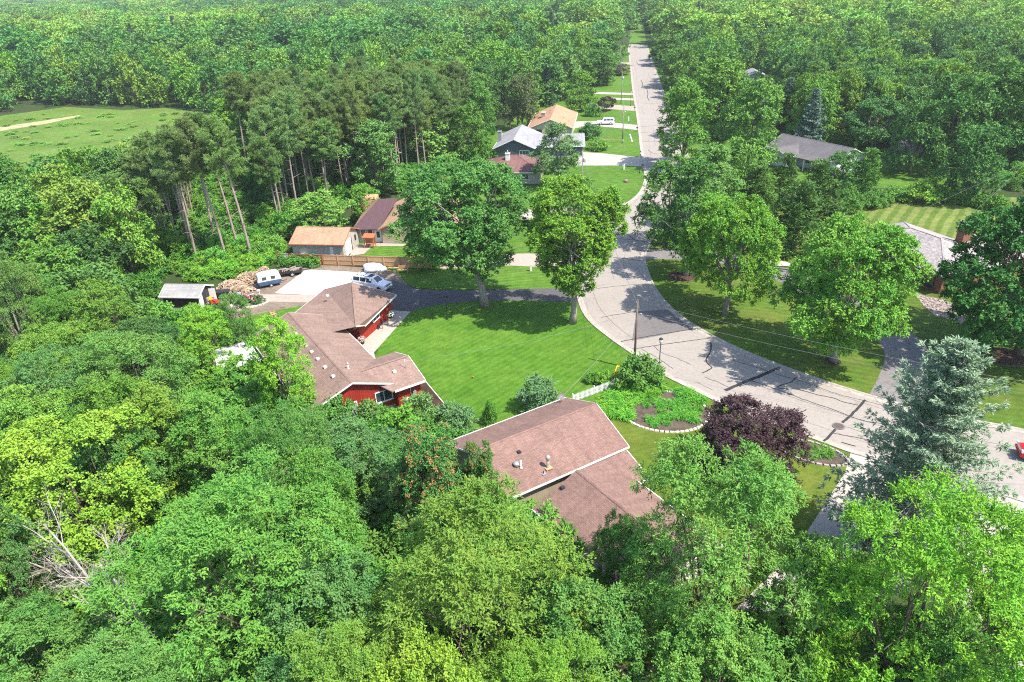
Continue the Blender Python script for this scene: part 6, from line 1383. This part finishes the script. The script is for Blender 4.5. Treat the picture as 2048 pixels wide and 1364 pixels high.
# planter bed at the red house front
pb = thing('raised_planter', 'long dark planter with white rim beside the red house wing', 'planter', (*((np.array(U(839, 765, .6)[:2]) + np.array(U(880, 815, .6)[:2])) / 2), 0), math.atan2(U(880, 815, .6)[1] - U(839, 765, .6)[1], U(880, 815, .6)[0] - U(839, 765, .6)[0]))
MB().box((0, 0, .3), (6.0, 1.2, .6)).build('bed', 'mulch', pb)
for y in (-.64, .64): MB().box((0, y, .33), (6.16, .08, .66)).build('side_board', 'white' if y > 0 else 'wood_grey', pb)
for x in (-3.04, 3.04): MB().box((x, 0, .33), (.08, 1.2, .66)).build('end_board', 'white' if x > 0 else 'wood_grey', pb)
# ------------------------------------------------------------------ flower beds
def ring_bed(px, rx, ry, rz, nst, mat_stone, name, lab, seedn, stone_lab='edging_stone', soil='soil', gap=.0, h=.12):
    c = G(*px); o = thing(name, lab, 'flower bed', (*c, 0), rz); s_ = MB(); n = 40; ring = [(rx * math.cos(6.2832 * k / n), ry * math.sin(6.2832 * k / n)) for k in range(n)]
    s_.prism(ring, -.02, .05).build('soil', soil, o); rs = random.Random(seedn); tot = 0; acc = []
    for k in range(nst):
        a = 6.2832 * k / nst; x, y = (rx + .08) * math.cos(a), (ry + .08) * math.sin(a); t = math.atan2(ry * math.cos(a), -rx * math.sin(a)); ds = 6.2832 / nst * math.hypot(rx * math.sin(a), ry * math.cos(a))
        MB().box((0, 0, 0), (ds * rs.uniform(.82, .97), rs.uniform(.2, .27), h * rs.uniform(.9, 1.3)), taper=.86).build(stone_lab, mat_stone, o, (x, y, h / 2), t + rs.uniform(-.1, .1))
    return o, c
rb, rbc = ring_bed((1328, 822), 4.3, 3.6, R(-15), 56, 'stone', 'flower_bed', 'round flower bed ringed with pale stones beside the kerb', 1)
rs = np.random.RandomState(77); cnt = 0
def plant(x, y, s_, tint, lab, grp, name='daylily_plant'):
    global cnt
    o = bpy.data.objects.new(name, LILY[cnt % 3]); cnt += 1; link(o); o.location = (x, y, .04); o.rotation_euler = (0, 0, rs.uniform(0, 6.28)); o.scale = (s_, s_, s_ * rs.uniform(.8, 1.15)); o.color = (*tint, 1); tag(o, lab, 'plant', grp)
for _ in range(400):
    a, u = rs.uniform(0, 6.28), math.sqrt(rs.rand()); x, y = 3.9 * u * math.cos(a), 3.2 * u * math.sin(a)
    if (x < -1.9 and y < 1.2) or (y < -1.7 and x > 1.2) or (y > 1.8 and rs.rand() < .6) or u > .93: continue
    if cnt >= 62: break
    c_, s2 = math.cos(R(-15)), math.sin(R(-15)); plant(rbc[0] + x * c_ - y * s2, rbc[1] + x * s2 + y * c_, rs.uniform(.45, .85), jit((0.075, 0.24, 0.025), rs, .2), 'strap-leaved green plant inside the round stone-ringed bed', 'plants in the round bed')
sheet('garden_soil', gl((1195, 800), (1230, 775), (1300, 772), (1340, 780), (1290, 800), (1255, 820), (1262, 840), (1235, 836), (1205, 826)), 0.02, 'soil')
for _ in range(600):
    px, py = rs.uniform(1195, 1330), rs.uniform(774, 845)
    if cnt >= 170: break
    if not inside((px, py), [(1195, 800), (1232, 776), (1300, 774), (1335, 782), (1288, 798), (1258, 815), (1262, 840), (1235, 836), (1205, 826)]): continue
    x, y = G(px, py); plant(x, y, rs.uniform(.6, 1.1), jit((0.1, 0.27, 0.025), rs, .25), 'bright leafy plant in the border between picket fence and round bed', 'plants in the border')
for _ in range(200):
    px, py = rs.uniform(1345, 1412), rs.uniform(782, 815)
    if cnt >= 195: break
    if not inside((px, py), [(1345, 783), (1375, 784), (1412, 808), (1400, 816), (1365, 794)]): continue
    x, y = G(px, py); plant(x, y, rs.uniform(.7, 1.0), jit((0.08, 0.25, 0.025), rs, .2), 'grassy plant growing outside the round bed rim towards the kerb', 'plants at the bed rim')
b2, c2 = ring_bed((1622, 905), 3.0, 1.5, R(-32), 30, 'concrete', 'flower_bed', 'oval soil bed with concrete edging beside the driveway corner', 2, 'edging_block', h=.14)
for k in range(14): plant(c2[0] + rs.uniform(-1.8, 1.8), c2[1] + rs.uniform(-.9, .9), rs.uniform(.45, .8), jit((0.09, 0.22, 0.03), rs, .2), 'small green plant in the oval concrete-edged bed', 'plants in the oval bed')
b3, c3 = ring_bed((500, 606), 2.4, 1.5, R(15), 26, 'stone', 'flower_bed', 'peony bed with pale stone edging on the back lawn', 3, soil='rock')
for k, (dx, dy) in enumerate([(-.6, .1), (.5, .3), (1.2, -.1)]):
    o = place('bushA', (c3[0] + dx, c3[1] + dy), 1.0, .75, (0.05, 0.15, 0.03), k, 'peony_plant', ['peony plant at the shed end of the stone-edged bed', 'middle peony plant of the stone-edged bed', 'peony plant at the driveway end of the stone-edged bed'][k], 'plant')
    lf = Leaves(); n = 26; P = nrm(rs.randn(n, 3)) * .75; P[:, 2] = abs(P[:, 2]) * .5 + .75; lf.add(P, rs.randn(n, 3), rs.randn(n, 3) + [0, 0, 1], .22, .22, rs.rand(n)); q = bpy.data.objects.new('blossoms', lf.mesh('peony_petals', ['petal' if k != 1 else 'petal_pale'])); link(q); q.parent = o
wpst = thing('white_post', 'white wooden post with planter at the peony bed corner', 'post', (*G(521, 600), 0)); MB().box((0, 0, .7), (.18, .18, 1.4)).build('post', 'white', wpst); MB().box((0, 0, 1.45), (.36, .36, .14)).build('cap', 'white', wpst)
def mulch(px, r, lab):
    o = thing('mulch_ring', lab, 'mulch', (*G(*px), 0)); n = 28; MB().prism([(r * math.cos(6.2832 * k / n), r * .95 * math.sin(6.2832 * k / n)) for k in range(n)], -.02, .05, [(r * .5 * math.cos(6.2832 * k / n), r * .5 * math.sin(6.2832 * k / n)) for k in range(n)]).build('mound', 'mulch', o)
    e = MB()
    for k in range(n): a, b = 6.2832 * k / n, 6.2832 * (k + 1) / n; e.beam((r * math.cos(a), r * .95 * math.sin(a), .02), (r * math.cos(b), r * .95 * math.sin(b), .02), .06, .1)
    e.build('edging', 'iron', o)
mulch((1364, 553), 2.3, 'brown mulch ring around the white birch clump'); mulch((2008, 712), 2.6, 'dark mulch ring around the deep-green maple'); mulch((1665, 724), .9, 'small mulch patch at the foot of the ash before the grey roof')
rkb = sheet('rock_bed', gl((1830, 585), (1850, 592), (1890, 600), (1960, 640), (1960, 665), (1905, 640), (1870, 632), (1845, 610)), 0.02, 'rock')
rk = MB(); rr_ = np.random.RandomState(12); poly = [(1830, 585), (1850, 592), (1890, 600), (1960, 640), (1960, 665), (1905, 640), (1870, 632), (1845, 610)]
for _ in range(1500):
    q = (rr_.uniform(1830, 1960), rr_.uniform(585, 665))
    if inside(q, poly): x, y = G(*q); s_ = rr_.uniform(.06, .2); rk.box((x, y, .05), (s_ * 1.4, s_, s_ * .7), rr_.uniform(0, 3), taper=.6)
tag(rk.build('river_rocks', 'rock'), 'pale river rocks spread along the brick house wall', 'rocks', None, 'stuff')

# ------------------------------------------------------------------ lamps, poles, boxes, wires
def lamp(px, h, lab, base='metal_dark'):
    o = thing('street_lamp', lab, 'street lamp', (*G(*px), 0)); MB().lathe([(.14, 0), (.13, .25), (.06, .35), (.05, h - .55)], n=10).build('pole', base, o)
    MB().lathe([(.1, h - .55), (.17, h - .5), (.2, h - .12)], n=8).build('lantern', 'lamp_glass', o); MB().lathe([(.24, h - .12), (.2, h - .04), (.06, h + .06), (.03, h + .14)], n=8).build('cap', base, o); return o
lamp((1317, 747), 4.4, 'black lantern street lamp beside the big round bush at the kerb'); lamp((1279, 346), 4.6, 'street lamp beside the broad white driveway'); lamp((1261, 212), 4.6, 'street lamp next to the far twin driveways')
ld = thing('yard_lamp', 'thin black lamp post at the edge of the asphalt driveway', 'lamp post', (*G(894, 623), 0)); MB().lathe([(.06, 0), (.045, .1), (.04, 2.1)], n=8).build('pole', 'metal_dark', ld); MB().box((0, 0, 2.14), (.5, .08, .08)).lathe([(.1, 2.05), (.12, 2.22), (.05, 2.3)], (-.22, 0, 0), 8).lathe([(.1, 2.05), (.12, 2.22), (.05, 2.3)], (.22, 0, 0), 8).build('head', 'metal_dark', ld)
def upole(p, h, lab, mat='pole', xarm=True, tf=False, base=None):
    o = thing('utility_pole', lab, 'utility pole', (p[0], p[1], 0)); MB().tube([(0, 0, -.2), (0, 0, h * .5), (0, 0, h)], [.14, .12, .09], 10).build('pole', mat, o)
    ins = MB()
    for x, z in ((0, h + .02), (-.14, h - .25), (.16, h - .9)): ins.lathe([(.03, 0), (.06, .06), (.03, .12), (.05, .16)], (x, 0, z), 8)
    ins.build('insulator', 'metal_grey', o); MB().beam((-.3, 0, h - 1.6), (.45, 0, h - 1.55), .05).lathe([(.09, -1.9 + h), (.09, h - 1.7)], (.42, 0, .2), 8).build('bracket', 'metal_grey', o)
    if tf: MB().lathe([(.24, 0), (.26, .05), (.26, .75), (.2, .82)], (.38, 0, h - 2.2), 12).build('transformer', 'metal_grey', o)
    if base: MB().lathe([(.22, 0), (.22, .8), (.18, .85)], n=10).build('guard', base, o)
    return (p[0], p[1], h)
T1_ = upole(G(1268, 738), 8.4, 'brown utility pole standing in the round bush at the kerb'); T2_ = upole((15.0, 136.0), 8.6, 'utility pole with grey transformer behind the open ash', 'pole_grey', tf=True); T3_ = upole(G(1245, 286), 9.2, 'grey utility pole on the lawn beside the far straight road', 'pole_grey', base='metal_grey')
T4_ = upole(G(1242, 207), 9.6, 'far utility pole beside the bronze-leaved tree', 'pole_grey', tf=True); T5_ = upole(G(1240, 142), 10, 'farthest utility pole before the trees close over the road', 'pole_grey')
T6_ = upole(G(2036, 425), 10.5, 'utility pole at the picture edge above the brick chimney', 'pole_grey')
def wire(a, b, sag, lab, r=.011, n=14):
    a, b = np.array(a), np.array(b); P = [a + (b - a) * t + np.array([0, 0, -4 * sag * t * (1 - t)]) for t in np.linspace(0, 1, n)]; o = MB().tube(P, r, 4).build('overhead_wire', 'wire'); tag(o, lab, 'wire')
off = lambda p, dx, dz: (p[0] + dx, p[1], p[2] + dz)
wire(off(T1_, -.12, -.1), off(T2_, -.1, -.1), 1.2, 'overhead wire from the bush pole along the bend, upper one'); wire(off(T1_, .16, -.75), off(T2_, .16, -.75), 1.3, 'overhead wire from the bush pole along the bend, lower one')
wire(off(T2_, 0, 0), off(T3_, 0, 0), .8, 'upper wire between the transformer pole and the grey lawn pole'); wire(off(T2_, .16, -.8), off(T3_, .16, -.8), .9, 'lower wire between the transformer pole and the grey lawn pole'); wire(T3_, T4_, .6, 'wire between the grey lawn pole and the far pole'); wire(T4_, T5_, .6, 'wire between the two farthest poles')
wire(off(T1_, .1, -.1), (58, 42, 8.2), .9, 'upper wire crossing the lawn from the bush pole towards the spruce'); wire(off(T1_, .2, -1.4), (58, 43, 6.8), 1.0, 'lower wire crossing the road from the bush pole towards the spruce')
wire(off(T1_, -.2, -1.3), (-9.6, 64.2, 4.2), .7, 'service wire over the front lawn to the red house', .014); wire(off(T1_, -.2, -1.6), (3.8, 54.6, 4.3), .4, 'service wire from the bush pole to the satellite dish eave', .018)
wire(T6_, (63, 94, 5.0), .5, 'wire from the edge pole to the brick chimney'); wire(off(T6_, 0, -1), (55, 100, 3.4), .3, 'thin wire from the edge pole over the striped lawn')
for k, (dx, lab) in enumerate(((0, 'yellow guy wire guard nearer the picket fence'), (.42, 'yellow guy wire guard nearer the round bush'))):
    b0 = np.array([*G(1221 + 3 * k, 770), 0]); t0 = np.array([T1_[0], T1_[1], 7.6 - k]); d = (t0 - b0) / np.linalg.norm(t0 - b0); o = thing('guy_wire', lab, 'guy wire', tuple(b0)); MB().tube([(0, 0, 0), tuple(d * 2.3)], .05, 8).build('guard', 'yellow', o); MB().tube([tuple(d * 2.2), tuple(t0 - b0)], .012, 4).build('cable', 'wire', o)
def mailbox(px, lab):
    o = thing('mailbox', lab, 'mailbox', (*G(*px), 0)); MB().box((0, 0, .5), (.1, .1, 1.0)).build('post', 'wood_grey', o); side_prism(MB(), [(-.28, 1.0), (.28, 1.0), (.28, 1.18), (.18, 1.28), (-.18, 1.28), (-.28, 1.18)], -.14, .14).build('box', 'metal_dark', o); MB().box((.2, -.17, 1.2), (.04, .03, .18)).build('flag', 'red_plastic', o)
mailbox((1274, 264), 'black mailbox at the mouth of the far white-car driveway'); mailbox((1285, 340), 'black mailbox at the broad white driveway mouth'); mailbox((1269, 222), 'mailbox at the kerb beyond the parked far car'); mailbox((1157, 598), 'dark mailbox at the kerb behind the pale trunk of the open ash')
def pedestal(px, h, lab): o = thing('utility_pedestal', lab, 'pedestal', (*G(*px), 0)); MB().box((0, 0, h / 2), (.3, .26, h)).build('case', 'white', o); MB().box((0, 0, h + .05), (.34, .3, .1), taper=.6).build('cap', 'white', o)
pedestal((1062, 542), 1.0, 'white utility pedestal on the lawn strip beside the pinkish driveway'); pedestal((1248, 339), 1.0, 'white utility pedestal on the lawn below the broad white driveway'); pedestal((1257, 242), 1.1, 'white utility pedestal on the far lawn beside the grey pole')
sk = thing('white_board', 'long white board lying on the far striped lawn', 'board', (*G(1262, 276), .03), math.atan2(G(1265, 286)[1] - G(1259, 266)[1], G(1265, 286)[0] - G(1259, 266)[0])); MB().box((0, 0, .03), (9.5, .28, .05)).build('plank', 'white', sk); MB().box((-3, 0, .07), (.1, .28, .03)).build('cleat', 'white', sk)
rw_ = thing('rail_edging', 'low wooden rail edging across the far lawn beside the grey pole', 'edging', (*G(1222, 282), 0), R(-6)); MB().box((0, 0, .35), (4.8, .1, .12)).build('rail', 'wood_new', rw_)
for k in range(5): MB().box((-2.3 + k * 1.15, 0, .2), (.1, .1, .4)).build('post', 'wood_new', rw_)
st_ = thing('tree_stump', 'low brown stump on the shaded lawn beside the road bend', 'stump', (*G(1252, 364), 0)); MB().lathe([(.6, -.05), (.5, .15), (.46, .4), (.4, .42)], n=12).build('stump', 'bark', st_); MB().lathe([(.39, .42), (.38, .43)], n=12).build('cut_face', 'wood_grey', st_)
tr_ = thing('covered_dinghy', 'small blue dinghy with red and white cover beyond the grey roof', 'boat', (*G(966, 270), 0), R(10)); MB().prism([(-2.0, -.8), (1.4, -.8), (2.2, 0), (1.4, .8), (-2.0, .8)], .2, .8, [(-2.1, -.95), (1.5, -.95), (2.5, 0), (1.5, .95), (-2.1, .95)]).build('hull', 'blue_plastic', tr_); MB().blob((.2, 0, .9), (1.7, .8, .4), 2, 12, .08).build('cover', 'red_plastic', tr_); MB().box((2.0, 0, .9), (.7, .7, .3)).build('bow_cover', 'white', tr_)
tuft = []
for _ in range(700):
    q = (rs.uniform(-150, 440), rs.uniform(226, 345))
    if inside(q, [(-160, 270), (0, 240), (130, 224), (330, 222), (420, 232), (430, 300), (330, 345), (-160, 375)]) and math.sin(q[0] * .045 + q[1] * .21) + math.sin(q[1] * .5 + q[0] * .02) + rs.randn() * .5 > .55:
        x, y = G(*q); s_ = rs.uniform(.35, 1.0); tuft.append((x, y, rs.uniform(0, 6.28), s_, s_ * .3, 5, jit((0.15, 0.28, 0.05), rs, .25)))
scatter('meadow_sedge', tuft, 'darker sedge tufts growing across the open meadow', 'sedge')
# small young tree on the lawn
place('bushA', G(982, 848), 2.3, .75, (0.08, 0.2, 0.03), 0, 'young_tree', 'tiny young tree on the front lawn before the rose-brown roof', 'tree')

# ------------------------------------------------------------------ air
hz = MB().box((0, 2300, 21), (11000, 4900, 44)); ho = hz.build('haze', 'white'); tag(ho, 'thin pale summer haze over the distant forest', 'haze', None, 'stuff')
hm = bpy.data.materials.new('haze_air'); hm.use_nodes = True; nt = hm.node_tree; nt.nodes.remove(nt.nodes['Principled BSDF']); pv = nt.nodes.new('ShaderNodeVolumePrincipled'); pv.inputs['Density'].default_value = HAZE; pv.inputs['Color'].default_value = (.9, .95, 1, 1); pv.inputs['Anisotropy'].default_value = 0.2
nt.links.new(pv.outputs[0], nt.nodes['Material Output'].inputs['Volume']); ho.data.materials.clear(); ho.data.materials.append(hm)
